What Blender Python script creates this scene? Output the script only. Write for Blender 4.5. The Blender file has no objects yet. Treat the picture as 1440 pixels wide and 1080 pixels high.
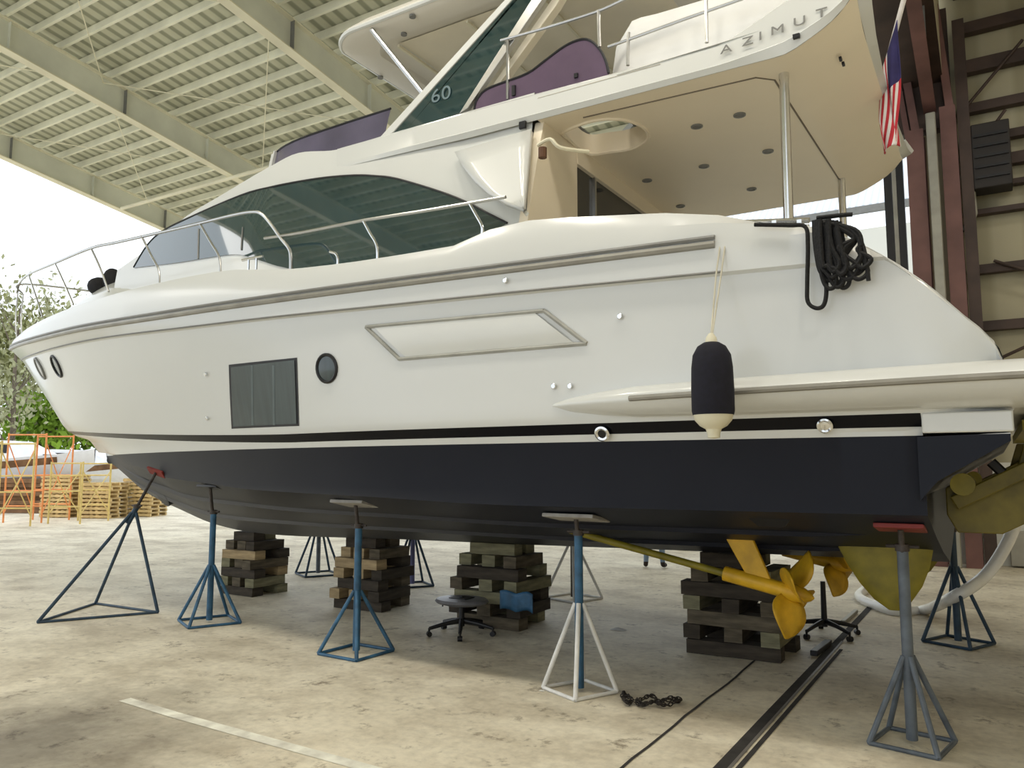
import bpy, bmesh, math, random
from mathutils import Vector, Matrix, Euler
random.seed(7)
COL = bpy.context.scene.collection
PI = math.pi
# ------------------------------------------------------------------ camera
F, CH = 1106.0, 1.8
YAW, PIT = math.radians(31.4), math.atan(118 / 1106.0)
cam_d = bpy.data.cameras.new('camera')
cam_d.sensor_width = 36.0
cam_d.lens = F / 1440 * 36
cam_d.clip_end = 400
cam = bpy.data.objects.new('camera', cam_d)
cam.location = (0, 0, CH)
cam.rotation_euler = (PI / 2 + PIT, 0, YAW)
COL.objects.link(cam)
bpy.context.scene.camera = cam
FW = Vector((-math.sin(YAW) * math.cos(PIT), math.cos(YAW) * math.cos(PIT), math.sin(PIT)))
RT = Vector((math.cos(YAW), math.sin(YAW), 0))
UP = RT.cross(FW)
CC = Vector((0, 0, CH))
# measuring helpers: a sight line of the survey cut by a known plane
def ray(u, v): return FW + RT * ((u - 720) / F) + UP * ((540 - v) / F)
def atY(u, v, Y): r = ray(u, v); return CC + r * (Y / r.y)
def atX(u, v, X): r = ray(u, v); return CC + r * (X / r.x)
def atZ(u, v, Z=0.0): r = ray(u, v); return CC + r * ((Z - CH) / r.z)
def ground(u, d):
    r = FW + RT * ((u - 720) / F); k = d / math.cos(PIT)
    return Vector((r.x * k, r.y * k, 0))
def solve(u, v, yfun):
    Y = 6.0
    for _ in range(50):
        p = atY(u, v, Y); Y = yfun(p.x, p.z)
    return atY(u, v, Y)
# ------------------------------------------------------------------ materials
def new_mat(name):
    m = bpy.data.materials.new(name); m.use_nodes = True
    nt = m.node_tree
    return m, nt, nt.nodes['Principled BSDF'], nt.nodes, nt.links
def mat(name, col, rough=0.5, metal=0.0, var=0.12, scale=6.0, coat=0.0, bump=0.0, trans=0.0, ior=1.45, stretch=None):
    m, nt, b, N, L = new_mat(name)
    b.inputs['Roughness'].default_value = rough
    b.inputs['Metallic'].default_value = metal
    b.inputs['Coat Weight'].default_value = coat
    b.inputs['Coat Roughness'].default_value = 0.08
    b.inputs['Transmission Weight'].default_value = trans
    b.inputs['IOR'].default_value = ior
    tc = N.new('ShaderNodeTexCoord'); nz = N.new('ShaderNodeTexNoise')
    nz.inputs['Scale'].default_value = scale; nz.inputs['Detail'].default_value = 5
    if stretch:
        mp = N.new('ShaderNodeMapping'); mp.inputs['Scale'].default_value = stretch
        L.new(tc.outputs['Object'], mp.inputs['Vector']); L.new(mp.outputs['Vector'], nz.inputs['Vector'])
    else:
        L.new(tc.outputs['Object'], nz.inputs['Vector'])
    rp = N.new('ShaderNodeValToRGB')
    c0 = [max(0, c * (1 - var)) for c in col]; c1 = [min(1, c * (1 + var)) for c in col]
    rp.color_ramp.elements[0].position = 0.3; rp.color_ramp.elements[1].position = 0.7
    rp.color_ramp.elements[0].color = (*c0, 1); rp.color_ramp.elements[1].color = (*c1, 1)
    L.new(nz.outputs['Fac'], rp.inputs['Fac']); L.new(rp.outputs['Color'], b.inputs['Base Color'])
    if bump:
        bp = N.new('ShaderNodeBump'); bp.inputs['Strength'].default_value = bump; bp.inputs['Distance'].default_value = 0.02
        L.new(nz.outputs['Fac'], bp.inputs['Height']); L.new(bp.outputs['Normal'], b.inputs['Normal'])
    return m
GEL = mat('white_gelcoat', (0.66, 0.67, 0.645), 0.28, var=0.015, scale=1.5, coat=0.35)
GELD = mat('beige_headliner', (0.84, 0.75, 0.59), 0.45, var=0.03, scale=1.0)
CREAM = mat('cream_fabric', (0.80, 0.74, 0.60), 0.85, var=0.06, scale=1.6)
CHROME = mat('stainless', (0.72, 0.73, 0.74), 0.18, 1.0, var=0.05)
STEELG = mat('brushed_rail', (0.50, 0.50, 0.49), 0.3, 1.0, var=0.08)
GLASS = mat('tinted_glass', (0.010, 0.036, 0.042), 0.03, var=0.25, scale=0.9, coat=0.3, ior=1.95)
GLASSG = mat('grey_hull_glass', (0.045, 0.065, 0.07), 0.12, var=0.15, scale=3, coat=0.3, stretch=(6, 1, .3))
RUBR = mat('grey_rub_rail', (0.30, 0.29, 0.26), 0.4, 0.3, var=0.15, scale=4)
BLACK = mat('black_plastic', (0.008, 0.008, 0.010), 0.45, var=0.2)
DARKTRIM = mat('grey_trim', (0.20, 0.20, 0.19), 0.4, var=0.1)
PURPLE = mat('purple_acrylic', (0.125, 0.085, 0.135), 0.15, var=0.1, scale=3, coat=0.3)
SMOKE = mat('smoked_acrylic', (0.10, 0.09, 0.14), 0.10, var=0.2, scale=2, coat=0.3)
CANVAS = mat('white_canvas', (0.78, 0.78, 0.76), 0.8, var=0.05, scale=2.5, bump=0.3)
BRONZE = mat('yellow_prop_paint', (0.62, 0.36, 0.015), 0.45, var=0.22, scale=7)
OLIVE = mat('olive_gear_paint', (0.20, 0.165, 0.012), 0.5, var=0.3, scale=6)
OLIVED = mat('dull_olive_paint', (0.125, 0.10, 0.012), 0.55, var=0.35, scale=6)
NAVYF = mat('fender_fabric', (0.006, 0.006, 0.014), 0.85, var=0.25, scale=30)
CREAMV = mat('cream_vinyl', (0.72, 0.68, 0.52), 0.5, var=0.06)
ROPE = mat('black_rope', (0.010, 0.010, 0.011), 0.8, var=0.3, scale=60, bump=0.4)
LINE = mat('thin_line', (0.55, 0.52, 0.42), 0.8)
BLUE = mat('blue_paint', (0.030, 0.105, 0.20), 0.5, var=0.35, scale=9)
BLUED = mat('dark_blue_paint', (0.022, 0.050, 0.085), 0.5, var=0.35, scale=9)
WHITEP = mat('white_stand_paint', (0.68, 0.68, 0.66), 0.5, var=0.12, scale=9)
GREYP = mat('grey_blue_stand_paint', (0.10, 0.12, 0.145), 0.5, var=0.3, scale=9)
RODS = mat('rusty_rod', (0.06, 0.05, 0.045), 0.6, 0.4, var=0.4, scale=20)
REDP = mat('red_pad', (0.22, 0.03, 0.025), 0.6, var=0.3)
PLY = mat('plywood_pad', (0.30, 0.29, 0.27), 0.7, var=0.2, scale=10)
WOODS = [mat('old_timber', (0.10, 0.082, 0.055), 0.9, var=0.45, scale=4, bump=0.5, stretch=(1, 1, 6)),
         mat('pale_timber', (0.36, 0.27, 0.15), 0.9, var=0.3, scale=4, bump=0.5, stretch=(1, 1, 6)),
         mat('green_timber', (0.19, 0.18, 0.11), 0.9, var=0.35, scale=4, bump=0.5, stretch=(1, 1, 6)),
         mat('dark_timber', (0.045, 0.036, 0.026), 0.9, var=0.4, scale=4, bump=0.5, stretch=(1, 1, 6))]
RAFT = mat('rafter_paint', (0.70, 0.71, 0.61), 0.6, var=0.1, scale=1.2)
RAFL = mat('rafter_flange_paint', (0.82, 0.78, 0.60), 0.6, var=0.1, scale=1.2)
PURL = mat('purlin_paint', (0.86, 0.85, 0.70), 0.55, var=0.12, scale=1.5)
COLM = mat('primer_red_steel', (0.17, 0.085, 0.075), 0.6, var=0.25, scale=1.5)
COLD = mat('dark_girt_steel', (0.060, 0.038, 0.030), 0.6, var=0.3, scale=2)
GALV = mat('galvanised_pipe', (0.36, 0.35, 0.30), 0.5, 0.2, var=0.15, scale=3)
TRANSL = mat('clear_hose', (0.80, 0.80, 0.78), 0.25, var=0.08, scale=5, coat=0.3)
JEAN = mat('pale_denim', (0.20, 0.28, 0.40), 0.9, var=0.2, scale=30)
SHIRT = mat('dark_shirt', (0.05, 0.05, 0.06), 0.9, var=0.2, scale=20)
SKIN = mat('skin', (0.52, 0.32, 0.23), 0.6, var=0.05)
SHOE = mat('dark_shoe', (0.03, 0.022, 0.02), 0.7, var=0.3)
HAIRM = mat('dark_hair', (0.03, 0.02, 0.015), 0.8, var=0.3)
REDC = mat('flag_red', (0.52, 0.035, 0.05), 0.85, var=0.15, scale=8)
WHTC = mat('flag_white', (0.80, 0.76, 0.74), 0.85, var=0.06, scale=8)
BLUC = mat('flag_blue', (0.035, 0.03, 0.12), 0.85, var=0.2, scale=8)
ORANGE = mat('orange_scaffold', (0.80, 0.30, 0.10), 0.6, var=0.15)
YELLOW = mat('yellow_scaffold', (0.72, 0.55, 0.20), 0.6, var=0.15)
PALLET = mat('pallet_wood', (0.62, 0.46, 0.22), 0.9, var=0.25, scale=5)
LUMB = mat('brown_lumber', (0.20, 0.11, 0.055), 0.9, var=0.4, scale=3)
WRAP = mat('white_boat_wrap', (0.85, 0.86, 0.88), 0.5, var=0.04)
BARK = mat('bark', (0.16, 0.13, 0.10), 0.9, var=0.3, scale=5)
LEAFA = mat('leaf_olive', (0.27, 0.28, 0.12), 0.8, var=0.5, scale=1.2)
LEAFB = mat('leaf_bright', (0.20, 0.33, 0.03), 0.8, var=0.4, scale=1.2)
LEAFC = mat('leaf_brown', (0.36, 0.37, 0.22), 0.8, var=0.4, scale=1.2)
PAPER = mat('white_rag', (0.75, 0.74, 0.70), 0.8)
IRON = mat('oily_chain', (0.035, 0.030, 0.026), 0.6, 0.5, var=0.4, scale=20)
CARP = mat('white_car_paint', (0.8, 0.8, 0.8), 0.3, var=0.02, coat=0.5)
BWALL = mat('white_wall_panel', (0.72, 0.72, 0.66), 0.6, var=0.05, scale=0.6)
BUNDLE = mat('black_cover', (0.014, 0.014, 0.017), 0.8, var=0.3, scale=10)
BROWNL = mat('brown_leather', (0.10, 0.045, 0.02), 0.6, var=0.2)

def hull_paint():
    m, nt, b, N, L = new_mat('hull_paint')
    def math_(op, a, c=None, clamp=False):
        n = N.new('ShaderNodeMath'); n.operation = op; n.use_clamp = clamp
        for i, s in enumerate((a, c)):
            if s is None: continue
            if isinstance(s, (int, float)): n.inputs[i].default_value = s
            else: L.new(s, n.inputs[i])
        return n.outputs[0]
    g = N.new('ShaderNodeNewGeometry'); sp = N.new('ShaderNodeSeparateXYZ')
    L.new(g.outputs['Position'], sp.inputs[0])
    x, z = sp.outputs['X'], sp.outputs['Z']
    # stripe rises a little towards the bow
    fw = math_('MAXIMUM', math_('MULTIPLY', math_('ADD', x, 6.0), -1 / 7.9), 0.0)
    rise = math_('MULTIPLY', math_('POWER', fw, 1.4), 0.315)
    zs = math_('SUBTRACT', z, rise)
    anti = math_('LESS_THAN', z, 2.0)
    thin = math_('MULTIPLY', fw, 0.035)
    st = math_('MULTIPLY', math_('MULTIPLY', math_('GREATER_THAN', zs, math_('ADD', thin, 2.055)), math_('LESS_THAN', zs, 2.137)), math_('LESS_THAN', x, -0.372))
    nz = N.new('ShaderNodeTexNoise'); nz.inputs['Scale'].default_value = 1.2; nz.inputs['Detail'].default_value = 5
    L.new(g.outputs['Position'], nz.inputs['Vector'])
    def mix(f, a, c):
        n = N.new('ShaderNodeMix'); n.data_type = 'RGBA'
        L.new(f, n.inputs[0])
        for i, s in ((6, a), (7, c)):
            if isinstance(s, tuple): n.inputs[i].default_value = (*s, 1)
            else: L.new(s, n.inputs[i])
        return n.outputs[2]
    white = mix(nz.outputs['Fac'], (0.635, 0.65, 0.635), (0.66, 0.67, 0.655))
    navy0 = mix(nz.outputs['Fac'], (0.010, 0.012, 0.020), (0.017, 0.019, 0.028))
    floor_bounce = math_('MULTIPLY', math_('MULTIPLY', math_('ADD', x, 4.5), -1 / 8.0, True), 0.7, True)  # light off the floor painted in: bottom greyer towards the bow
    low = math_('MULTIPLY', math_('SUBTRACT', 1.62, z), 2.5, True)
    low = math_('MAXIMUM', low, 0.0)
    navy1 = mix(floor_bounce, navy0, (0.060, 0.062, 0.068))
    navy = mix(math_('MULTIPLY', low, math_('MULTIPLY', math_('ADD', x, 3.0), -0.18, True), True), navy1, (0.13, 0.13, 0.13))  # lower forward bottom lightened more, for the same painted floor light
    c = mix(st, white, (0.004, 0.004, 0.006))
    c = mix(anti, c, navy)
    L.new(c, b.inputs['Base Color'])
    ro = math_('ADD', math_('MULTIPLY', anti, 0.20), 0.25)
    L.new(ro, b.inputs['Roughness'])
    dk = math_('MAXIMUM', anti, st)
    L.new(math_('MULTIPLY', math_('SUBTRACT', 1.0, dk), 0.3), b.inputs['Coat Weight'])
    L.new(math_('SUBTRACT', 0.5, math_('MULTIPLY', dk, 0.36)), b.inputs['Specular IOR Level'])
    b.inputs['Coat Roughness'].default_value = 0.12
    return m
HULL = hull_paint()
BOTTOM = mat('navy_antifouling', (0.012, 0.014, 0.022), 0.5, var=0.3, scale=2)

def concrete():
    m, nt, b, N, L = new_mat('stained_concrete')
    g = N.new('ShaderNodeNewGeometry')
    def noise(s, d=6, rough=0.6, stretch=None):
        n = N.new('ShaderNodeTexNoise'); n.inputs['Scale'].default_value = s; n.inputs['Detail'].default_value = d
        n.inputs['Roughness'].default_value = rough
        if stretch:
            mp = N.new('ShaderNodeMapping'); mp.inputs['Scale'].default_value = stretch
            L.new(g.outputs['Position'], mp.inputs['Vector']); L.new(mp.outputs['Vector'], n.inputs['Vector'])
        else: L.new(g.outputs['Position'], n.inputs['Vector'])
        return n.outputs['Fac']
    def ramp(f, p0, c0, p1, c1):
        r = N.new('ShaderNodeValToRGB'); e = r.color_ramp.elements
        e[0].position, e[1].position = p0, p1
        e[0].color, e[1].color = (*c0, 1), (*c1, 1)
        L.new(f, r.inputs['Fac']); return r.outputs['Color']
    def mul(a, c, f=1.0):
        n = N.new('ShaderNodeMix'); n.data_type = 'RGBA'; n.blend_type = 'MULTIPLY'; n.inputs[0].default_value = f
        L.new(a, n.inputs[6]); L.new(c, n.inputs[7]); return n.outputs[2]
    base = ramp(noise(0.45), 0.3, (0.72, 0.655, 0.51), 0.7, (0.90, 0.84, 0.68))
    a = ramp(noise(1.6, 8, 0.7), 0.30, (0.70, 0.67, 0.64), 0.56, (1, 1, 1))
    s = ramp(noise(0.6, 7, 0.6, (0.7, 1.3, 1)), 0.28, (0.60, 0.56, 0.51), 0.52, (1, 1, 1))
    f = ramp(noise(14, 4), 0.25, (0.8, 0.8, 0.8), 0.6, (1, 1, 1))
    d = ramp(noise(3.5, 9, 0.75), 0.33, (0.42, 0.39, 0.36), 0.43, (1, 1, 1))
    c = mul(mul(mul(mul(base, a), s), f), d)
    # soiled corner of the slab
    vm = N.new('ShaderNodeVectorMath'); vm.operation = 'DISTANCE'; L.new(g.outputs['Position'], vm.inputs[0]); vm.inputs[1].default_value = SOIL
    ad = N.new('ShaderNodeMath'); ad.operation = 'MULTIPLY_ADD'; L.new(noise(2.2, 8, 0.7), ad.inputs[0]); ad.inputs[1].default_value = 1.6; L.new(vm.outputs['Value'], ad.inputs[2])
    mr = N.new('ShaderNodeMapRange'); mr.inputs[1].default_value = 1.1; mr.inputs[2].default_value = 2.5; L.new(ad.outputs[0], mr.inputs[0])
    c = mul(c, ramp(mr.outputs[0], 0.0, (0.36, 0.35, 0.34), 1.0, (1, 1, 1)))
    L.new(c, b.inputs['Base Color'])
    b.inputs['Roughness'].default_value = 0.62
    bp = N.new('ShaderNodeBump'); bp.inputs['Strength'].default_value = 0.15; bp.inputs['Distance'].default_value = 0.01
    L.new(noise(9, 6), bp.inputs['Height']); L.new(bp.outputs['Normal'], b.inputs['Normal'])
    return m
_s = atZ(30, 1045); SOIL = (_s.x, _s.y, 0.0)
CONC = concrete()

def ribbed(name, c0, c1, axis, freq, rough=0.6):
    m, nt, b, N, L = new_mat(name)
    g = N.new('ShaderNodeNewGeometry'); w = N.new('ShaderNodeTexWave')
    w.bands_direction = axis; w.inputs['Scale'].default_value = freq
    w.inputs['Distortion'].default_value = 0.0
    L.new(g.outputs['Position'], w.inputs['Vector'])
    r = N.new('ShaderNodeValToRGB'); e = r.color_ramp.elements
    e[0].position, e[1].position = 0.15, 0.55
    e[0].color, e[1].color = (*c0, 1), (*c1, 1)
    L.new(w.outputs['Fac'], r.inputs['Fac']); L.new(r.outputs['Color'], b.inputs['Base Color'])
    bp = N.new('ShaderNodeBump'); bp.inputs['Strength'].default_value = 0.5; bp.inputs['Distance'].default_value = 0.03
    L.new(w.outputs['Fac'], bp.inputs['Height']); L.new(bp.outputs['Normal'], b.inputs['Normal'])
    b.inputs['Roughness'].default_value = rough
    return m
ROOFM = ribbed('ribbed_roof_deck', (0.36, 0.37, 0.28), (0.68, 0.68, 0.55), 'X', 1.0)
WALLM = ribbed('ribbed_wall_panel', (0.33, 0.30, 0.19), (0.42, 0.385, 0.26), 'X', 0.35)
WALLM2 = mat('beige_wall_panel', (0.50, 0.45, 0.33), 0.7, var=0.05, scale=0.5)
FASC = ribbed('white_corrugated', (0.60, 0.65, 0.72), (0.88, 0.90, 0.93), 'X', 1.3)
# ------------------------------------------------------------------ mesh builder
class MB:
    def __init__(s): s.v = []; s.f = []; s.mi = []; s.cur = 0
    def add(s, vs, fs):
        o = len(s.v); s.v += [Vector(p) for p in vs]
        for f in fs: s.f.append([i + o for i in f]); s.mi.append(s.cur)
        return s
    def box(s, c, size, rot=None):
        c = Vector(c); h = Vector(size) / 2
        R = rot if rot is not None else Matrix.Identity(3)
        vs = [c + R @ Vector((x * h.x, y * h.y, z * h.z)) for x in (-1, 1) for y in (-1, 1) for z in (-1, 1)]
        return s.add(vs, [(0, 1, 3, 2), (4, 6, 7, 5), (0, 4, 5, 1), (2, 3, 7, 6), (0, 2, 6, 4), (1, 5, 7, 3)])
    def bar(s, a, b, w, h=None, up=(0, 0, 1)):
        a, b = Vector(a), Vector(b); h = w if h is None else h
        z = (b - a).normalized(); u = Vector(up)
        if abs(z.dot(u)) > 0.98: u = Vector((1, 0, 0))
        x = u.cross(z).normalized(); y = z.cross(x)
        R = Matrix((x, y, z)).transposed()
        return s.box((a + b) / 2, (w, h, (b - a).length), R)
    def tube(s, path, r, n=8, closed=False, cap=True):
        P = [Vector(p) for p in path]; m = len(P); rr = r if isinstance(r, (list, tuple)) else [r] * m
        t0 = (P[1] - P[0]).normalized(); ref = Vector((0, 0, 1)) if abs(t0.z) < 0.9 else Vector((1, 0, 0))
        x = ref.cross(t0).normalized(); vs = []
        for i in range(m):
            if closed: t = (P[(i + 1) % m] - P[i - 1]).normalized()
            else: t = (P[min(i + 1, m - 1)] - P[max(i - 1, 0)]).normalized()
            x = (x - t * x.dot(t)).normalized(); y = t.cross(x)
            for k in range(n):
                a = 2 * PI * k / n; vs.append(P[i] + (x * math.cos(a) + y * math.sin(a)) * rr[i])
        fs = []
        for i in range(m if closed else m - 1):
            j = (i + 1) % m
            for k in range(n):
                l = (k + 1) % n; fs.append((i * n + k, i * n + l, j * n + l, j * n + k))
        if cap and not closed:
            fs.append(tuple(range(n))[::-1]); fs.append(tuple((m - 1) * n + k for k in range(n)))
        return s.add(vs, fs)
    def lathe(s, prof, c=(0, 0, 0), n=24, M=None):
        c = Vector(c); vs = []; M = M or Matrix.Identity(3)
        for r, z in prof:
            for k in range(n):
                a = 2 * PI * k / n; vs.append(c + M @ Vector((max(r, 1e-4) * math.cos(a), max(r, 1e-4) * math.sin(a), z)))
        fs = []
        for i in range(len(prof) - 1):
            for k in range(n):
                l = (k + 1) % n; fs.append((i * n + k, i * n + l, (i + 1) * n + l, (i + 1) * n + k))
        fs.append(tuple(range(n))[::-1]); fs.append(tuple((len(prof) - 1) * n + k for k in range(n)))
        return s.add(vs, fs)
    def prism(s, poly, ext):
        P = [Vector(p) for p in poly]; e = Vector(ext); n = len(P)
        fs = [tuple(range(n))[::-1], tuple(range(n, 2 * n))]
        for i in range(n): fs.append((i, (i + 1) % n, n + (i + 1) % n, n + i))
        return s.add(P + [p + e for p in P], fs)
    def grid(s, rows, closed=False):
        n = len(rows[0]); vs = [p for r in rows for p in r]; fs = []
        for i in range(len(rows) - 1):
            for k in range(n if closed else n - 1):
                l = (k + 1) % n; fs.append((i * n + k, i * n + l, (i + 1) * n + l, (i + 1) * n + k))
        return s.add(vs, fs)
    def ball(s, c, r, n=12, m=8):
        rr = (r, r, r) if isinstance(r, (int, float)) else r; c = Vector(c); vs = []; 
        for i in range(m + 1):
            th = PI * i / m
            for k in range(n):
                a = 2 * PI * k / n
                vs.append(c + Vector((rr[0] * max(math.sin(th), 1e-3) * math.cos(a), rr[1] * max(math.sin(th), 1e-3) * math.sin(a), rr[2] * math.cos(th))))
        fs = []
        for i in range(m):
            for k in range(n):
                l = (k + 1) % n; fs.append((i * n + k, (i + 1) * n + k, (i + 1) * n + l, i * n + l))
        return s.add(vs, fs)
    def build(s, name, mats, parent=None, smooth=35, weld=False, bevel=0, label=None):
        me = bpy.data.meshes.new(name)
        me.from_pydata([tuple(v) for v in s.v], [], s.f)
        if not isinstance(mats, (list, tuple)): mats = [mats]
        for m in mats: me.materials.append(m)
        if len(mats) > 1: me.polygons.foreach_set('material_index', s.mi)
        bm = bmesh.new(); bm.from_mesh(me)
        if weld: bmesh.ops.remove_doubles(bm, verts=bm.verts, dist=0.0008)
        bmesh.ops.recalc_face_normals(bm, faces=bm.faces); bm.to_mesh(me); bm.free()
        if smooth:
            me.polygons.foreach_set('use_smooth', [True] * len(me.polygons))
            me.set_sharp_from_angle(angle=math.radians(smooth))
        o = bpy.data.objects.new(name, me); COL.objects.link(o)
        if parent is not None:
            o.parent = parent
            o.matrix_parent_inverse = Matrix.Translation(parent.location).inverted()
        if bevel:
            b = o.modifiers.new('bevel', 'BEVEL'); b.width = bevel; b.segments = 2; b.limit_method = 'ANGLE'
        if label: o['label'] = label
        return o
def thing(name, label, cat, loc=(0, 0, 0), group=None):
    o = bpy.data.objects.new(name, None); COL.objects.link(o); o.location = loc; o.empty_display_size = 0.2
    return tag(o, label, cat, group)
def tag(o, label, cat, group=None, kind=None):
    o['label'] = label; o['category'] = cat
    if group: o['group'] = group
    if kind: o['kind'] = kind
    return o
def struct(o): o['kind'] = 'structure'; return o
def dup(root, loc, rz=0.0, label=None, scale=None):
    r = root.copy(); COL.objects.link(r); r.location = loc; r.rotation_euler = (0, 0, rz)
    if label: r['label'] = label
    if scale: r.scale = scale
    for ch in list(root.children):
        c = ch.copy(); COL.objects.link(c); c.parent = r
        for g in ch.children:
            d = g.copy(); COL.objects.link(d); d.parent = c
    return r
def interp(tab, x):
    if x <= tab[0][0]: return tab[0][1]
    if x >= tab[-1][0]: return tab[-1][1]
    n = len(tab)
    for i in range(n - 1):
        if tab[i][0] <= x <= tab[i + 1][0]: break
    def d(k): return (tab[k + 1][1] - tab[k][1]) / (tab[k + 1][0] - tab[k][0])
    def m(k):
        if k == 0: return d(0)
        if k == n - 1: return d(n - 2)
        a, b = d(k - 1), d(k)
        return 0 if a * b <= 0 else 2 * a * b / (a + b)
    x0, y0 = tab[i]; x1, y1 = tab[i + 1]; h = x1 - x0; t = (x - x0) / h
    return ((2*t**3-3*t*t+1)*y0 + (t**3-2*t*t+t)*h*m(i) + (-2*t**3+3*t*t)*y1 + (t**3-t*t)*h*m(i+1))
def smooth_path(pts, sub=6):
    P = [Vector(p) for p in pts]; out = []
    for i in range(len(P) - 1):
        a = P[max(i - 1, 0)]; b = P[i]; c = P[i + 1]; d = P[min(i + 2, len(P) - 1)]
        for k in range(sub):
            t = k / sub
            out.append(0.5 * ((2*b) + (c-a)*t + (2*a-5*b+4*c-d)*t*t + (3*b-a-3*c+d)*t**3))
    out.append(P[-1]); return out
# ================================================================== THE YACHT
YC = 7.8
yacht = thing('motor_yacht', 'large white flybridge motor yacht with navy bottom propped up on stands and timber', 'yacht', (-7.5, YC, 0))
def pcurve(xs, bm_, x0, p):
    def f(x):
        if x >= x0: return bm_
        if x <= xs: return 0.0
        return bm_ * (1 - ((x0 - x) / (x0 - xs)) ** p)
    return f
ZTOP = [(-1.62, 3.62), (-1.45, 3.50), (-1.0, 3.41), (-0.8, 3.33), (-0.6, 3.20), (-0.31, 2.95), (-0.13, 2.75), (0.06, 2.53), (0.11, 2.36)]
def cut(x): return 9 if x < -1.62 else interp(ZTOP, x)
def aftin(x): return 0.0 if x < -0.45 else 0.16 * ((x + 0.45) / 0.56) ** 2
KZ = [(-12.6, 1.87), (-12.4, 1.78), (-11.6, 1.40), (-10.7, 1.15), (-9.93, 0.97), (-9.2, 0.89), (-8.5, 0.87), (-6.5, 0.91), (-4.4, 0.94), (-2.7, 0.97), (-0.37, 1.0)]
CZ = [(-13.2, 2.2), (-12, 2.0), (-10.8, 1.84), (-10, 1.77), (-9.4, 1.68), (-7.8, 1.60), (-6.8, 1.55), (-5, 1.52), (-3.4, 1.48), (-0.4, 1.49)]
NZ = [(-15.6, 3.80), (-14, 3.62), (-12.2, 3.50), (-9.35, 3.39), (-7.5, 3.31), (-6.1, 3.27), (-5.1, 3.24), (-3.3, 3.19), (-1.8, 3.14), (0.1, 3.08)]
RZ = [(-16.0, 4.06), (-14, 3.80), (-11.5, 3.62), (-9.9, 3.56), (-8, 3.49), (-6.6, 3.46), (-5, 3.43), (-3.2, 3.39), (-1.56, 3.35), (0.1, 3.30)]
BZ = [(-16.0, 4.12), (-14, 4.02), (-12, 3.96), (-8.95, 3.94), (-8, 3.93), (-6.95, 3.90), (-5.87, 3.77), (-4.73, 3.72), (-3.87, 3.71), (-3.58, 3.78), (-3.35, 3.82), (-3.03, 3.80), (-2.28, 3.71), (-1.62, 3.62), (0.1, 3.3)]
bR, bN = pcurve(-16.0, 2.5, -5, 2.6), pcurve(-15.6, 2.45, -5, 2.4)
bM3, bM2, bM1, bW = pcurve(-14.7, 2.43, -4.5, 2.15), pcurve(-14.1, 2.40, -4.3, 2.0), pcurve(-13.25, 2.36, -4, 1.9), pcurve(-13.0, 2.30, -4, 1.88)
bM2_, bM3_ = bM2, bM3
def lin(own, f):
    def g(x):
        k = min(1.0, max(0.0, (x + 12.0) / 3.0)); k = k * k * (3 - 2 * k)
        return own(x) * (1 - k) + (bM1(x) + (bN(x) - bM1(x)) * f) * k
    return g
bM2, bM3 = lin(bM2_, 0.25), lin(bM3_, 0.58)
bCc = pcurve(-12.75, 2.2, -4, 1.8)
bB = lambda x: max(0.0, bR(x) - 0.10 * min(1, (x + 16) / 1.5)) 
TX = 0.11
NS = 78
def line(xs, xe, bf, zf):
    out = []
    for i in range(NS):
        g = 0.92 * (i / 59.0) ** 1.6 if i < 60 else 0.92 + 0.08 * (i - 59) / (NS - 60)
        x = xs + (xe - xs) * g
        out.append(Vector((x, bf(x), zf(x))))
    return out
def up(bf, zt, k):
    def z(x): return min(interp(zt, x) if not callable(zt) else zt(x), cut(x) - 0.02 * k)
    def b(x):
        z0 = interp(zt, x) if not callable(zt) else zt(x)
        f = min(1.0, max(0.0, (z0 - z(x)) / 0.15))
        return max(0, bf(x) * (1 - f) + (2.44 - 0.05 * (1 - k / 2.5)) * f - aftin(x))
    return b, z
K = line(-12.7, -0.37, lambda x: 0.0, lambda x: interp(KZ, x))
Cn = line(-12.75, -0.37, bCc, lambda x: interp(CZ, x) if x > -12.7 else 1.95)
C2 = line(-12.85, -0.37, lambda x: bCc(x) + 0.05 * min(1, (x + 12.85)) if x > -12.85 else 0, lambda x: interp(CZ, x) + 0.015)
W = line(-13.0, -0.37, bW, lambda x: 2.03 + 0.03 * max(0, (-12 - x)))
M1 = line(-13.25, TX, *up(bM1, lambda x: 2.135 + 0.05 * max(0, (-11 - x)), 3))
M2 = line(-14.1, TX, *up(bM2, lambda x: 2.40 + 0.21 * max(0, (-13.2 - x)), 2.5))
M3 = line(-14.7, TX, *up(bM3, lambda x: 2.78 + 0.16 * max(0, (-13 - x)), 2))
N1 = line(-15.6, TX, *up(bN, NZ, 1.5))
N2 = line(-15.68, TX, *up(lambda x: bN(x) + 0.035 * min(1, max(0, x + 15.68)), lambda x: interp(NZ, x) + 0.02, 1.2))
R1 = line(-16.0, TX, *up(bR, RZ, 1))
B1 = line(-16.02, TX, *up(lambda x: bR(x) - 0.02 * min(1, max(0, x + 16)), lambda x: interp(RZ, x) + (interp(BZ, x) - interp(RZ, x)) * 0.6, 0.4))
B2 = line(-16.0, TX, *up(lambda x: bR(x) - 0.10 * min(1, max(0, x + 16) / 1.5), BZ, 0))
S1 = [K[i] * 0.62 + Cn[i] * 0.38 + Vector((0, 0.02, -0.03 * min(1, i / 20))) for i in range(NS)]
S2 = [K[i] * 0.30 + Cn[i] * 0.70 + Vector((0, 0.02, -0.02 * min(1, i / 20))) for i in range(NS)]
for L_ in (S1, S2): L_[0].y = 0
def between(a, b, c, d, t): return [0.5 * ((2*q) + (r_-p_)*t + (2*p_-5*q+4*r_-s_)*t*t + (3*q-p_-3*r_+s_)*t**3) for p_, q, r_, s_ in zip(a, b, c, d)]
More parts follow.
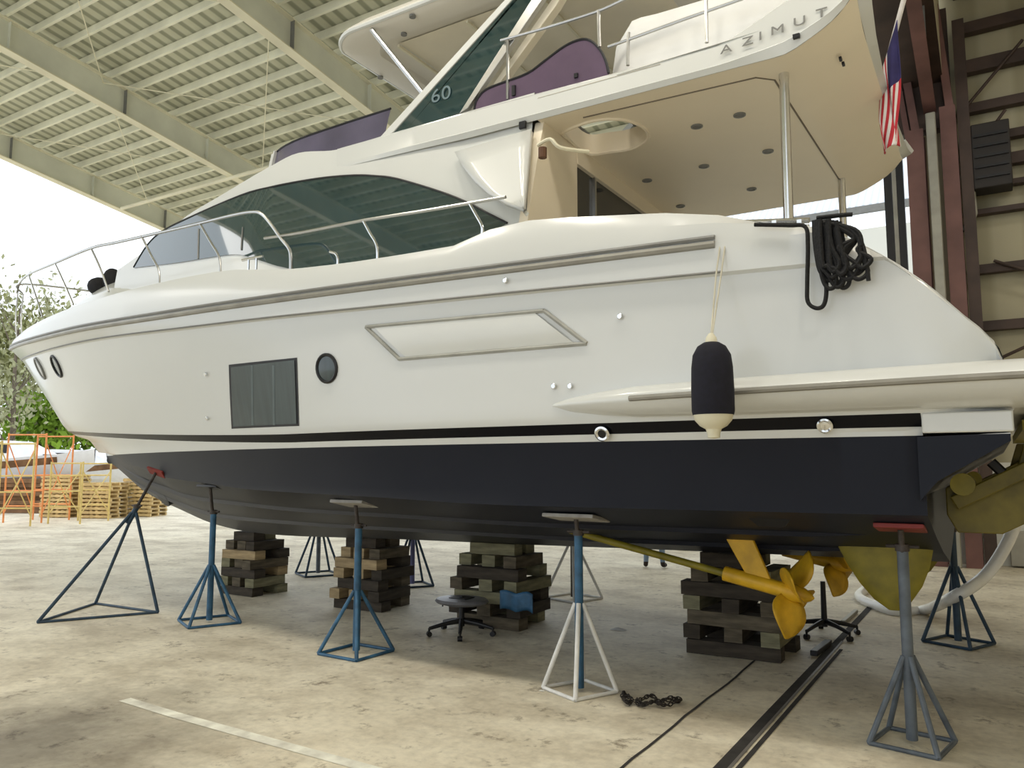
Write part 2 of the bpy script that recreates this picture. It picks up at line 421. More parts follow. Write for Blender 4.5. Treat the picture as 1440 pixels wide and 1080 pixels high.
SKIN = [W, M1, between(W, M1, M2, M3, .33), between(W, M1, M2, M3, .67), M2, between(M1, M2, M3, N1, .33), between(M1, M2, M3, N1, .67), M3, between(M2, M3, N1, N1, .5), N1, N2, R1, B1]
rows = [K, S1, S2, Cn, C2] + SKIN + [B2]
hull = MB()
port = [[Vector((p.x, YC - p.y, p.z)) for p in r] for r in rows]
stbd = [[Vector((p.x, YC + p.y, p.z)) for p in r] for r in rows]
hull.grid(port); hull.grid(stbd)
for i in range(len(rows) - 1): hull.add([port[i][-1], port[i + 1][-1], stbd[i + 1][-1], stbd[i][-1]], [(0, 1, 2, 3)])
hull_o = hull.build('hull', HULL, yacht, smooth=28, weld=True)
if any(p.normal.y > 0.8 and p.center.y < YC - 2 for p in hull_o.data.polygons): hull_o.data.flip_normals()
def hullY(x, z):
    """port skin between stripe and knuckle"""
    pts = []
    for r in SKIN:
        for i in range(NS - 1):
            if r[i].x <= x <= r[i + 1].x:
                t = (x - r[i].x) / max(1e-6, r[i + 1].x - r[i].x); q = r[i].lerp(r[i + 1], t); pts.append((q.z, q.y)); break
    pts.sort()
    if not pts: return YC
    if z <= pts[0][0]: return YC - pts[0][1]
    for a, b in zip(pts, pts[1:]):
        if a[0] <= z <= b[0]: return YC - (a[1] + (b[1] - a[1]) * (z - a[0]) / max(1e-6, b[0] - a[0]))
    return YC - pts[-1][1]
def onhull(u, v, off=0.0):
    p = solve(u, v, hullY); p.y -= off; return p
# rub rail and knuckle strip
def strip(line_, r, x1, dz=0, off=0.0, x0=-99):
    return [Vector((p.x, YC - p.y - off, p.z + dz)) for p in line_ if x0 < p.x < x1], [Vector((p.x, YC + p.y + off, p.z + dz)) for p in line_ if x0 < p.x < x1]
for nm, r, x1, mt in (('rub_rail', 0.028, -1.55, RUBR),):
    a, b = strip(R1, r, x1)
    for pth in (a, b): MB().tube(pth, r, 8).build(nm, mt, yacht)
    a, b = strip(R1, r, x1, 0.05, 0.0)
    for pth in (a, b): MB().tube(pth, 0.018, 6).build('rub_rail_trim', DARKTRIM, yacht)
a, b = strip(N2, 0, -1.5, 0.0, 0.003)
for pth in (a, b): MB().tube(pth, 0.010, 6).build('knuckle_strip', DARKTRIM, yacht)
# spray rails on the bottom
for sgn in (-1, 1):
    for src, i0, i1 in ((S1, 12, 70), (S2, 12, 70)):
        m = MB()
        ro = [[], [], []]
        for i in range(i0, i1):
            p = src[i]; w = 0.04 * min(1, (i - i0) / 8, (i1 - 1 - i) / 8)
            ro[0].append(Vector((p.x, YC + sgn * (p.y - w), p.z + 0.004))); ro[1].append(Vector((p.x, YC + sgn * (p.y + w * .6), p.z - 0.028 * min(1, (i - i0) / 8, (i1 - 1 - i) / 8)))); ro[2].append(Vector((p.x, YC + sgn * (p.y + w), p.z + 0.03)))
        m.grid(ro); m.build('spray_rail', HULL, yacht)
# bow thruster tunnel mouth
p0 = Vector((-10.75, YC - 0.30, 1.36))
for i in range(1):
    m = MB(); n = (Vector((-0.35, -1.0, -0.45))).normalized(); x = Vector((1, -0.30, -0.35)); x = (x - n * x.dot(n)).normalized(); y = n.cross(x)
    R = Matrix((x, y, n)).transposed()
    m.lathe([(0.02, -0.1), (0.15, -0.1), (0.155, 0.02), (0.14, 0.025), (0.02, 0.015)], p0, 24, R @ Matrix.Diagonal((1.7, 0.75, 1.0)).to_3x3())
    m.build('thruster_tunnel', BLACK, yacht)
# deck with raised foredeck
HB = [(-16, 0.0), (-15, 0.06), (-14, 0.18), (-13, 0.36), (-12, 0.52), (-11, 0.62), (-10, 0.50), (-9, 0.25), (-8, 0.0), (0, 0.0)]
deck = MB(); drow = []
for f in (1.0, 0.92, 0.84, 0.74, 0.6, 0.45, 0.2, 0.0, -0.2, -0.45, -0.6, -0.74, -0.84, -0.92, -1.0):
    r = []
    for p in B2:
        if p.x > -1.0: continue
        h = interp(HB, p.x); a = abs(f)
        k = 0.0 if a > 0.9 else min(1, (0.9 - a) / 0.28); k = k * k * (3 - 2 * k)
        zz = p.z - (0.0 if a > 0.97 else 0.05) + h * k
        if p.x > -3.4: zz = p.z - 0.03 if a > 0.80 else 2.9
        r.append(Vector((p.x, YC - p.y * f, zz)))
    drow.append(r)
deck.grid(drow); deck.build('deck', GEL, yacht, smooth=50)
# sloped transom closing over the stern
tr = MB(); trr = []
for i in range(25):
    x = -1.05 + 1.16 * i / 24
    b = bR(x) - 0.10 - aftin(x); z = cut(x) - 0.006
    trr.append([Vector((x, YC + f * b, z - (0.02 if abs(f) < 0.9 else 0))) for f in (-1, -0.96, -0.9, -0.5, 0, 0.5, 0.9, 0.96, 1)])
tr.grid(trr); tr.build('transom', GEL, yacht)
# moulded step seen over the near quarter
p = [(-1.02, 3.4), (-0.90, 3.62), (-0.66, 3.60), (-0.28, 3.10), (-0.2, 2.85), (-1.02, 2.9)]
MB().prism([(x, 8.15, z) for x, z in p], (0, 1.7, 0)).build('transom_moulding', GEL, yacht, bevel=0.03)
# swim platform and its tapering side wing
pf = MB()
def pod(sgn):
    st = [(-2.98, 0.03, 0.015), (-2.75, 0.12, 0.06), (-2.5, 0.19, 0.09), (-2.2, 0.25, 0.115), (-1.6, 0.32, 0.125), (-0.6, 0.38, 0.13), (0.11, 0.40, 0.13), (1.45, 0.34, 0.13)]
    rows_ = []
    for x, w, h in st:
        b = 2.33 if x < 0.1 else 2.33
        zc = 2.285 + 0.012 * (x + 2.9) / 3
        rows_.append([Vector((x, YC + sgn * (b - 0.02), zc + h * 1.0)), Vector((x, YC + sgn * (b + w * .62), zc + h * .88)), Vector((x, YC + sgn * (b + w * .90), zc + h * 0.55)), Vector((x, YC + sgn * (b + w), zc + h * .05)), Vector((x, YC + sgn * (b + w * .96), zc - h * 0.22)), Vector((x, YC + sgn * (b + w * .40), zc - h * 0.95)), Vector((x, YC + sgn * (b - 0.05), zc - h * 1.1))])
    return rows_
for sgn in (-1, 1): pf.grid(pod(sgn))
pr, sr = pod(-1), pod(1)
for i in (6,):
    top = [pr[i][0], pr[i + 1][0], sr[i + 1][0], sr[i][0]]; pf.add(top, [(0, 1, 2, 3)])
    bot = [pr[i][6], pr[i + 1][6], sr[i + 1][6], sr[i][6]]; pf.add(bot, [(0, 1, 2, 3)])
pf.add(pr[7] + sr[7][::-1], [tuple(range(14))])
pf.build('swim_platform', GEL, yacht, smooth=45)
for sgn in (-1, 1):
    P_ = [r[3] + Vector((0, sgn * 0.006, 0.0)) for r in pod(sgn)[3:]]
    MB().tube(smooth_path(P_, 4), 0.021, 8).build('platform_rub_strip', RUBR, yacht)
ex = MB(); ex.box((-0.13, YC, 2.075), (0.48, 4.72, 0.125)); ex.build('transom_ledge', GEL, yacht, bevel=0.01)
MB().prism([(-0.40, YC - 2.34, 1.99), (0.09, YC - 2.34, 2.005), (0.09, YC - 2.34, 1.96), (-0.30, YC - 2.34, 1.72), (-0.40, YC - 2.34, 1.6)], (0, 4.68, 0)).build('transom_step', HULL, yacht)
# olive platform lift arms under the swim platform
for yy in (6.25, 9.35):
    q = lambda x, z: (x, yy, z)
    lift = MB()
    lift.prism([q(-0.30, 1.66), q(-0.22, 1.72), q(-0.16, 1.60), q(0.12, 1.78), q(0.20, 2.04), q(0.42, 2.04), q(0.34, 1.55), q(0.20, 1.46), q(0.02, 1.36), q(-0.24, 1.36), q(-0.30, 1.48)], (0, 0.10, 0))
    lift.build('lift_bracket', OLIVED, yacht, bevel=0.008)
    MB().bar((-0.25, yy - 0.04, 1.56), (0.42, yy - 0.04, 1.92), 0.10, 0.10).build('lift_arm', OLIVED, yacht, bevel=0.01)
    MB().lathe([(0.075, -0.10), (0.075, 0.10)], (-0.19, yy - 0.05, 1.69), 16, Matrix.Rotation(PI / 2, 3, 'X')).build('lift_pivot', OLIVE, yacht)
    MB().tube([(-0.02, yy - 0.05, 1.84), (0.10, yy - 0.05, 1.70)], 0.035, 10).build('lift_ram', BLACK, yacht)
MB().box((0.32, YC, 2.08), (0.30, 3.3, 0.07)).build('lift_crossbeam', OLIVE, yacht)
# running gear
def propeller(c, ph):
    ax = Vector((0.975, 0, -0.2)).normalized()
    hub = MB(); x = Vector((0, 1, 0)); y = ax.cross(x)
    R = Matrix((x, y, ax)).transposed()
    hub.lathe([(0.02, -0.11), (0.065, -0.10), (0.075, 0.0), (0.06, 0.09), (0.03, 0.15), (0.005, 0.17)], c, 16, R)
    ho = hub.build('propeller', BRONZE, yacht)
    for k in range(4):
        a = ph + k * PI / 2
        e = x * math.cos(a) + y * math.sin(a); tn = ax.cross(e)
        rws = []
        for j in range(9):
            s = j / 8; rad = 0.05 + 0.325 * s
            wd = 0.155 * math.sin(PI * (0.16 + 0.80 * s)) ** 0.8 + 0.004
            pitch = math.radians(58 - 30 * s)
            d = tn * math.cos(pitch) + ax * math.sin(pitch)
            row = []
            for w in (-1, -0.5, 0, 0.5, 1):
                row.append(c + e * rad * (1 - 0.05 * w * w) + d * (wd * w) + ax * (0.04 * s))
            rws.append(row)
        b = MB(); b.grid(rws); bo = b.build('blade', BRONZE, ho, smooth=60)
        bo.matrix_parent_inverse = Matrix.Identity(4)
        sd = bo.modifiers.new('thick', 'SOLIDIFY'); sd.thickness = 0.014; sd.offset = 0
for yy, ph in ((6.72, 1.12), (8.9, 0.9)):
    c = Vector((-1.45, yy, 0.80))
    propeller(c, ph)
    MB().tube([Vector((-4.3, yy, 1.385)), Vector((-1.85, yy, 0.883))], 0.032, 12).build('shaft', OLIVE, yacht)
    MB().tube([Vector((-2.0, yy, 0.915)), Vector((-1.54, yy, 0.82))], 0.062, 14).build('shaft_bearing', BRONZE, yacht)
    st = MB(); st.prism([(-2.05, yy - 0.02, 1.34), (-1.80, yy - 0.02, 1.34), (-1.60, yy - 0.02, 0.86), (-1.80, yy - 0.02, 0.89)], (0, 0.04, 0))
    st.build('shaft_bracket', BRONZE, yacht, bevel=0.01)
    rd = MB(); rows_ = []
    for z, x0, x1, th in ((1.24, -1.14, -0.42, 0.035), (1.05, -1.05, -0.46, 0.036), (0.90, -0.96, -0.52, 0.034), (0.78, -0.86, -0.60, 0.03), (0.71, -0.76, -0.68, 0.02)):
        ring = []
        for k in range(12):
            a = 2 * PI * k / 12; cx = (x0 + x1) / 2; ring.append(Vector((cx + (x1 - x0) / 2 * math.cos(a), yy + 0.12 + th * math.sin(a), z)))
        rows_.append(ring)
    rd.grid(rows_, closed=True); rd.add(rows_[-1], [tuple(range(12))]); rd.build('rudder', OLIVE, yacht, smooth=50)
    MB().tube([(-0.78, yy + 0.12, 1.2), (-0.78, yy + 0.12, 1.5)], 0.04, 10).build('rudder_stock', OLIVE, yacht)
# water inlet pocket in the bottom
MB().prism([atY(1045, 722, 5.72), atY(1117, 722, 5.72), atY(1103, 742, 5.85), atY(1066, 740, 5.85)], (0, 0.02, 0)).build('inlet_pocket', BLACK, yacht)
# ---------------------------------------------------------------- hull fittings
def hull_panel(name, px, mt, off=0.006, thick=0.02, frame=None, sub=8):
    """flat fitting following the topside skin through four corner sights"""
    c = [onhull(*q) for q in px]; rows_ = []
    for j in range(sub + 1):
        t = j / sub; a = c[0].lerp(c[3], t); b = c[1].lerp(c[2], t)
        row = []
        for i in range(sub + 1):
            q = a.lerp(b, i / sub); q.y = hullY(q.x, q.z) - off; row.append(q)
        rows_.append(row)
    m = MB(); m.grid(rows_); o = m.build(name, mt, yacht)
    return c, o
CURT = mat('curtain_fold', (0.09, 0.12, 0.125), 0.25)
hull_panel('hull_window', [(322, 513), (418, 503), (421, 599), (326, 603)], BLACK, 0.004)
hull_panel('hull_window_glass', [(325.5, 516.5), (415, 506.5), (418, 596), (329, 600)], GLASSG, 0.010)
for i, w in enumerate((354, 384)):
    hull_panel('window_curtain_fold', [(w, 514), (w + 3, 514), (w + 4, 598), (w + 1, 598)], CURT, 0.012)
# recessed parallelogram
cor = [onhull(*q) for q in ((515, 460), (765, 437), (825, 483), (562, 505))]
def sk(p, off): return Vector((p.x, hullY(p.x, p.z) - off, p.z))
m = MB()
for i in range(4):
    a, b = cor[i], cor[(i + 1) % 4]
    m.tube([sk(a.lerp(b, k / 8), 0.002) for k in range(9)], 0.019, 6)
m.build('recess_frame', mat('recess_grey', (0.34, 0.34, 0.31), 0.4), yacht)
cen = sum(cor, Vector()) / 4
inn = [c.lerp(cen, 0.10) for c in cor]
m = MB(); rr_ = []
for j in range(7):
    a = inn[0].lerp(inn[3], j / 6); b = inn[1].lerp(inn[2], j / 6)
    rr_.append([sk(a.lerp(b, i / 12), 0.012 + 0.014 * math.sin(PI * j / 6)) for i in range(13)])
m.grid(rr_); m.build('recess_panel', GEL, yacht)
def disc(name, u, v, r, mt, off, ring=None, sy=1.0, n=24):
    p = onhull(u, v); q1 = sk(p + Vector((0.1, 0, 0)), 0); q2 = sk(p + Vector((0, 0, 0.1)), 0)
    x = (q1 - sk(p, 0)).normalized(); y = (q2 - sk(p, 0)).normalized(); nn = y.cross(x).normalized()
    if nn.y > 0: nn = -nn
    y = nn.cross(x)
    R = Matrix((x, y, nn)).transposed(); c = sk(p, 0)
    m = MB(); m.lathe([(r, -0.01), (r, off), (r * .8, off + 0.004), (0.001, off + 0.004)], c, n, R); o = m.build(name, mt, yacht)
    if ring:
        t = MB(); t.tube([c + R @ Vector((r * 1.05 * math.cos(2 * PI * k / n), r * 1.05 * math.sin(2 * PI * k / n), off)) for k in range(n)], ring[0], 6, closed=True)
        ro = t.build('ring', ring[1], o); ro.matrix_parent_inverse = Matrix.Identity(4)
    return o
disc('porthole', 460, 518, 0.125, GLASSG, 0.006, (0.017, BLACK))
disc('porthole', 80, 515, 0.15, GLASSG, 0.006, (0.02, BLACK))
disc('bow_fitting', 57, 518, 0.16, STEELG, 0.01, (0.02, DARKTRIM))
disc('exhaust_outlet', 849, 608, 0.045, BLACK, 0.03, (0.016, CHROME))
disc('exhaust_outlet', 1161, 597, 0.038, CHROME, 0.03, (0.012, CHROME))
for u, v in ((873, 445), (780, 543), (803, 543), (712, 395), (291, 526), (293, 588)):
    disc('drain_fitting', u, v, 0.022, CHROME, 0.025)
# ---------------------------------------------------------------- superstructure
def hb(x): return 1.95 if x > -7 else max(0.3, 1.95 - 0.095 * (-7 - x) ** 1.35)
def hs(x, z): return hb(x) - 0.13 * (z - 3.7)
def house(u, v): return solve(u, v, lambda x, z: YC - hs(x, z))
SIL = [(p.x, p.z) for p in (house(*q) for q in ((165, 380), (185, 366), (208, 350), (235, 327), (265, 302), (310, 275), (345, 254), (378, 235), (416, 216), (480, 209)))]
SIL += [(-5.2, 5.26), (-3.3, 5.26)]
SIL.sort()
xs_h = [SIL[0][0] + (-3.45 - SIL[0][0]) * i / 70 for i in range(71)]
sup = MB()
for sgn in (-1, 1):
    rows_ = []
    for j in range(13):
        t = j / 12
        rows_.append([Vector((x, YC + sgn * hs(x, 3.6 + (interp(SIL, x) - 3.6) * t), 3.6 + (interp(SIL, x) - 3.6) * t)) for x in xs_h])
    sup.grid(rows_)
roof = []
for f in (-1, -0.93, -0.8, -0.5, 0, 0.5, 0.8, 0.93, 1):
    r = []
    for x in xs_h:
        zt = interp(SIL, x); b = hs(x, zt); bulge = (1 - abs(f) ** 2.5)
        r.append(Vector((x - (0.55 * bulge if x < -8.5 else 0.55 * bulge * max(0, min(1, (-6.5 - x) / 2))), YC + f * b, zt + (0.05 * bulge if x < -7 else 0.05 * bulge))))
    roof.append(r)
sup.grid(roof)
fr = [Vector((xs_h[0], YC - hs(xs_h[0], 3.6 + j * .1), 3.6 + (interp(SIL, xs_h[0]) - 3.6) * j / 12)) for j in range(13)]
fr2 = [Vector((p.x, 2 * YC - p.y, p.z)) for p in fr]
sup.grid([fr, [Vector((p.x - 0.5, YC, p.z)) for p in fr], fr2])
sup.build('superstructure', GEL, yacht, smooth=40, weld=True)
# windscreen set in the sloping front
wsm = MB(); rws = []
for f in (-0.86, -0.6, -0.3, 0, 0.3, 0.6, 0.86):
    r = []
    for k in range(12):
        x = SIL[0][0] + 0.25 + 1.9 * k / 11; zt = interp(SIL, x); b = hs(x, zt); bulge = 1 - abs(f) ** 2.5
        r.append(Vector((x - 0.55 * bulge, YC + f * b, zt + 0.05 * bulge + 0.012)))
    rws.append(r)
wsm.grid(rws); wsm.build('windscreen', GLASS, yacht)
# long teardrop side window
UPW = sorted((p.x, p.z) for p in (house(*q) for q in ((189, 376), (208, 345), (230, 325), (270, 305), (340, 275), (380, 264), (420, 256), (460, 250), (500, 247), (530, 248), (560, 252), (620, 270), (660, 286), (690, 302), (714, 314))))
LOW = sorted((p.x, p.z) for p in (house(*q) for q in ((189, 377), (255, 369), (305, 361), (333, 358), (365, 366), (395, 375))))
LOW += [(-5.9, 3.84), (-4.2, 3.82), (UPW[-1][0], UPW[-1][1] - 0.005)]
for sgn in (-1, 1):
    def sidepatch(fl, fu, xa, xb, off, name, mt, n=60):
        rws = []
        for i in range(n + 1):
            x = xa + (xb - xa) * i / n; lo, hi = fl(x), fu(x); hi = max(hi, lo + 0.002)
            rws.append([Vector((x, YC + sgn * (hs(x, lo + (hi - lo) * j / 6) + off), lo + (hi - lo) * j / 6)) for j in range(7)])
        m = MB(); m.grid(rws); return m.build(name, mt, yacht)
    w_o = sidepatch(lambda x: interp(LOW, x), lambda x: interp(UPW, x), UPW[0][0], UPW[-1][0], 0.012, 'side_window', GLASS)
    edge = [Vector((x, YC + sgn * (hs(x, z) + 0.012), z)) for x, z in UPW]
    MB().tube(smooth_path(edge, 4), 0.011, 6).build('window_gasket', BLACK, yacht)
    # window mullions seen through the tint
    for u0, v0, u1, v1 in ((281, 322, 280, 364), (343, 320, 341, 352)):
        a, b = house(u0, v0), house(u1, v1)
        if sgn == 1: a.y, b.y = 2 * YC - a.y, 2 * YC - b.y
        a.y += sgn * 0.014; b.y += sgn * 0.014
        MB().bar(a, b, 0.02, 0.012).build('window_mullion', DARKTRIM, yacht)
# flybridge coaming: the white band running aft from the roof edge
CT = [(-5.9, 5.27), (-4.5, 5.25), (-1.75, 5.21), (-1.45, 5.30), (-1.15, 5.42), (-0.68, 5.48)]
CB = [(-5.9, 5.02), (-4.8, 4.98), (-4.0, 4.95), (-1.25, 4.95), (-0.95, 5.06), (-0.8, 5.16), (-0.68, 5.30)]
for sgn in (-1, 1):
    rows_ = [[], [], [], [], [], []]
    for i in range(61):
        x = -5.9 + (-0.68 + 5.9) * i / 60
        k = min(1, (x + 5.9) / 1.8); t, b_ = interp(CT, x), interp(CB, x)
        out = 1.775 + 0.045 * k
        y = lambda o: YC + sgn * o
        rows_[0].append(Vector((x, y(out - 0.16), t - 0.02))); rows_[1].append(Vector((x, y(out - 0.05), t)))
        rows_[2].append(Vector((x, y(out - 0.015 * k), t - 0.03)))
        mz = b_ + (t - b_) * 0.22
        rows_[3].append(Vector((x, y(out + 0.012 * k), mz))); rows_[4].append(Vector((x, y(out + 0.03 * k), mz - 0.015))); rows_[5].append(Vector((x, y(out), b_)))
    m = MB(); m.grid(rows_); m.build('flybridge_coaming', GEL, yacht, smooth=30)
# lettering on the coaming
def text(body, size, loc, rot, mt, name, ex_=0.002, space=1.0, shear=0.0, sx=1.0, align='LEFT'):
    c = bpy.data.curves.new(name, 'FONT'); c.body = body; c.size = size; c.extrude = ex_; c.space_character = space; c.shear = shear; c.align_x = align
    c.materials.append(mt)
    tmp = bpy.data.objects.new(name + '_outline', c); COL.objects.link(tmp)
    bpy.context.view_layer.update()
    me = bpy.data.meshes.new_from_object(tmp.evaluated_get(bpy.context.evaluated_depsgraph_get()))
    bpy.data.objects.remove(tmp); bpy.data.curves.remove(c)
    me.name = name
    if not me.materials: me.materials.append(mt)
    o = bpy.data.objects.new(name, me); COL.objects.link(o); o.location = loc; o.rotation_euler = rot; o.scale = (sx, 1, 1)
    o.parent = yacht; o.matrix_parent_inverse = Matrix.Translation(yacht.location).inverted()
    return o
for ch_, u, v in (('A', 1021, 68), ('Z', 1051, 57), ('I', 1069, 50), ('M', 1093, 41), ('U', 1124, 29), ('T', 1155, 17)):
    p = solve(u, v, lambda x, z: YC - 1.845)
    text(ch_, 0.105, (p.x, p.y, p.z - 0.036), (PI / 2 - 0.13, 0, 0), DARKTRIM, 'letter', 0.002, 1.0, 0.0, 1.35, 'CENTER')
# overhanging cockpit roof: underside panel with an oval stair opening
def zsof(x, f):
    b = interp(CB, x); mid = 4.95 if x < -1.25 else 4.95 + 0.20 * ((x + 1.25) / 0.57) ** 1.3
    a = abs(f); k = 0 if a < 0.75 else ((a - 0.75) / 0.25) ** 2
    return mid + (b - mid) * k
sof = MB(); HXA, HXB = -3.38, -2.2
xs2 = [HXB + (-0.68 - HXB) * i / 24 for i in range(25)]
sof.grid([[Vector((x, YC + f * 1.815, zsof(x, f))) for x in xs2] for f in (-1, -0.95, -0.9, -0.82, -0.75, -0.4, 0, 0.4, 0.75, 0.82, 0.9, 0.95, 1)])
ov = [(-3.52, 6.50), (-3.30, 6.34), (-3.05, 6.26), (-2.84, 6.28), (-2.68, 6.42), (-2.61, 6.66), (-2.68, 6.90), (-2.90, 7.03), (-3.12, 7.00), (-3.34, 6.92)]
ov = [(max(x, -3.33), y) for x, y in ov]
ovc = Vector((-3.02, 6.65)); ovs = []
ovp = smooth_path([(x, y, 0) for x, y in ov] + [(ov[0][0], ov[0][1], 0)], 4)[:-1]
rect = []
Y0, Y1 = YC - 1.815, YC + 1.815
for p in ovp:
    d = Vector((p.x - ovc.x, p.y - ovc.y)); d.normalize()
    ts = []
    if d.x > 1e-6: ts.append((HXB - ovc.x) / d.x)
    if d.x < -1e-6: ts.append((HXA - ovc.x) / d.x)
    if d.y > 1e-6: ts.append((7.6 - ovc.y) / d.y)
    if d.y < -1e-6: ts.append((Y0 - ovc.y) / d.y)
    t = min(ts); rect.append(Vector((ovc.x + d.x * t, ovc.y + d.y * t, 4.95)))
low = [Vector((p.x, p.y, 4.95)) for p in ovp]; top = [Vector((p.x, p.y, 5.16)) for p in ovp]
sof.grid([rect, low, top, [Vector((p.x, p.y, 5.16)) for p in rect]], closed=True)
for i, p in enumerate(rect):
    q = rect[(i + 1) % len(rect)]
    if abs(p.x - q.x) > 1e-4 and abs(p.y - q.y) > 1e-4:
        cx = HXA if min(abs(p.x - HXA), abs(q.x - HXA)) < 1e-4 else HXB
        cy = Y0 if min(abs(p.y - Y0), abs(q.y - Y0)) < 1e-4 else 7.6
        for z in (4.95, 5.16): sof.add([p + Vector((0, 0, z - 4.95)), q + Vector((0, 0, z - 4.95)), (cx, cy, z)], [(0, 1, 2)])
sof.add([(HXA, 7.6, 4.95), (HXB, 7.6, 4.95), (HXB, Y1, 4.95), (HXA, Y1, 4.95)], [(0, 1, 2, 3)])
sof.build('cockpit_headliner', GELD, yacht, smooth=40)
MB().tube(low, 0.018, 6, closed=True).build('stair_opening_rim', GELD, yacht)
# flybridge floor above
ff = MB(); ff.add([(-2.6, Y0, 5.17), (-0.75, Y0, 5.22), (-0.75, Y1, 5.22), (-2.6, Y1, 5.17)], [(0, 1, 2, 3)])
ff.add([(-2.6, 7.1, 5.17), (-6.5, 7.1, 5.17), (-6.5, Y1, 5.17), (-2.6, Y1, 5.17)], [(0, 1, 2, 3)])
ff.build('flybridge_floor', GEL, yacht)
# aft lip of the overhang
rows_ = []
for f in (-1, -0.9, -0.7, -0.3, 0, 0.3, 0.7, 0.9, 1):
    z = zsof(-0.68, f); rows_.append([Vector((-0.68, YC + f * 1.815, z)), Vector((-0.64 + 0.06 * f * f, YC + f * 1.83, z + 0.05)), Vector((-0.66, YC + f * 1.815, z + 0.2))])
MB().grid(rows_).build('overhang_lip', GEL, yacht)
# panel groove and downlights
gp = [(-3.0, 6.15), (-1.48, 6.22), (-1.36, 6.34), (-1.28, 9.2)]
MB().tube([Vector((x, y, 4.952)) for x, y in gp], 0.010, 6).build('headliner_groove', mat('groove_brown', (0.17, 0.14, 0.10), 0.6), yacht)
for u, v in ((980, 178), (1040, 162), (1080, 213), (990, 234), (1057, 266), (910, 254), (957, 290)):
    p = atZ(u, v, 4.945)
    d = MB(); d.lathe([(0.055, 0.006), (0.055, -0.006), (0.04, -0.01), (0.035, 0.0), (0.001, 0.0)], p, 16); d.build('downlight', DARKTRIM, yacht)
for q in ((1182, 83), (1186, 90)):
    p = atZ(*q, 5.03); MB().box(p, (0.02, 0.05, 0.02)).build('headliner_socket', BLACK, yacht)
# support poles at the cockpit
for yy, u, vb, vt in ((6.28, 1108, 300, 112), (9.0, 1185, 322, 250)):
    p = atY(u, vb, yy); MB().tube([Vector((p.x, yy, 3.1)), Vector((p.x + 0.01, yy, 4.97))], 0.038, 14).build('support_pole', CHROME, yacht)
# wing panel closing the side deck, and the cockpit bulkhead with its door
wy = lambda x, z: (YC - 1.80) - (4.95 - z) * 0.42
fe = [solve(u, v, wy) for u, v in ((641, 216), (652, 236), (668, 256), (688, 274), (712, 288), (742, 298))]
ae = [solve(u, v, wy) for u, v in ((748, 184), (746, 206), (744, 228), (742, 250), (740, 274), (738, 302))]
for sgn in (-1, 1):
    g = [[a.lerp(b, k / 6) for k in range(7)] for a, b in zip(fe, ae)]
    if sgn == 1: g = [[Vector((p.x, 2 * YC - p.y, p.z)) for p in r] for r in g]
    m = MB(); m.grid(g); o = m.build('wing_panel', GEL, yacht, smooth=60); sd = o.modifiers.new('t', 'SOLIDIFY'); sd.thickness = 0.05; sd.offset = 0
bk = MB()
edge_ = [(5.66, 3.5), (5.70, 3.75), (5.82, 4.2), (5.94, 4.6), (6.05, 4.96)]
bk.prism([(-3.44, y, z) for y, z in edge_] + [(-3.44, 6.72, 4.96), (-3.44, 6.72, 3.0), (-3.44, 5.66, 3.0)], (0.09, 0, 0))
bk.prism([(-3.44, 2 * YC - y, z) for y, z in edge_] + [(-3.44, 9.0, 4.96), (-3.44, 9.0, 3.0), (-3.44, 2 * YC - 5.66, 3.0)], (0.09, 0, 0))
bk.box((-3.37, 7.86, 4.87), (0.06, 2.28, 0.18))
bk.build('cockpit_bulkhead', GELD, yacht)
MB().box((-3.40, 7.85, 3.9), (0.03, 2.4, 1.8)).build('saloon_door', mat('dark_door_glass', (0.02, 0.022, 0.024), 0.08, coat=0.5), yacht)
MB().bar((-3.37, 7.15, 3.0), (-3.37, 7.15, 4.78), 0.035).build('saloon_door_frame', STEELG, yacht)
p = atX(763, 213, -3.05); 
MB().tube([p + Vector((0, 0, -0.055)), p + Vector((0.0, 0, 0.03))], 0.036, 10).build('stair_grip', BROWNL, yacht)
a_ = MB(); a_.tube(smooth_path([p + Vector((-0.05, 0, 0.06)), p + Vector((0.06, 0.02, 0.10)), p + Vector((0.14, 0.05, 0.02)), p + Vector((0.3, 0.25, 0.02))], 4), 0.016, 8); a_.build('stair_handrail', CREAMV, yacht)
# ---------------------------------------------------------------- arch, hardtop
ay = lambda x, z: 6.06 + 0.10 * (z - 5.2)
def arch(u, v): return solve(u, v, ay)
def ext(a, b, v): t = (v - a[1]) / (b[1] - a[1]); return (a[0] + (b[0] - a[0]) * t, v)
oL, oL2 = (530, 199), (711, 0); gL, gL2 = (553, 187), (721, 0); gR, gR2 = (648, 158), (748, 0); sR, sR2 = (658, 152), (763, 0)
VT = -118
for sgn in (-1, 1):
    def quad(name, pts, mt, th, off):
        P = [arch(*q) for q in pts]
        P = [Vector((p.x, p.y + off, p.z)) for p in P]
        if sgn == 1: P = [Vector((p.x, 2 * YC - p.y, p.z)) for p in P]
        m = MB(); m.prism(P, (0, -sgn * th, 0)); return m.build(name, mt, yacht, bevel=0.006)
    quad('arch_front_edge', [oL, gL, ext(gL, gL2, VT), ext(oL, oL2, VT)], GEL, 0.12, -0.012)
    quad('arch_glass', [gL, (563, 193), gR, ext(gR, gR2, VT), ext(gL, gL2, VT)], GLASS, 0.03, 0.0)
    quad('arch_aft_edge', [(646, 160), sR, ext(sR, sR2, VT), ext(gR, gR2, VT)], STEELG, 0.06, -0.008)
    quad('arch_leg', [sR, (668, 148), (775, 0), ext(sR, sR2, VT)], CREAM, 0.10, 0.10)
e = text('60', 0.20, (0, 0, 0), (0, 0, 0), mat('faint_emblem', (0.16, 0.22, 0.24), 0.4), 'emblem', 0.001, 1.05); e.scale = (1.25, 1, 1)
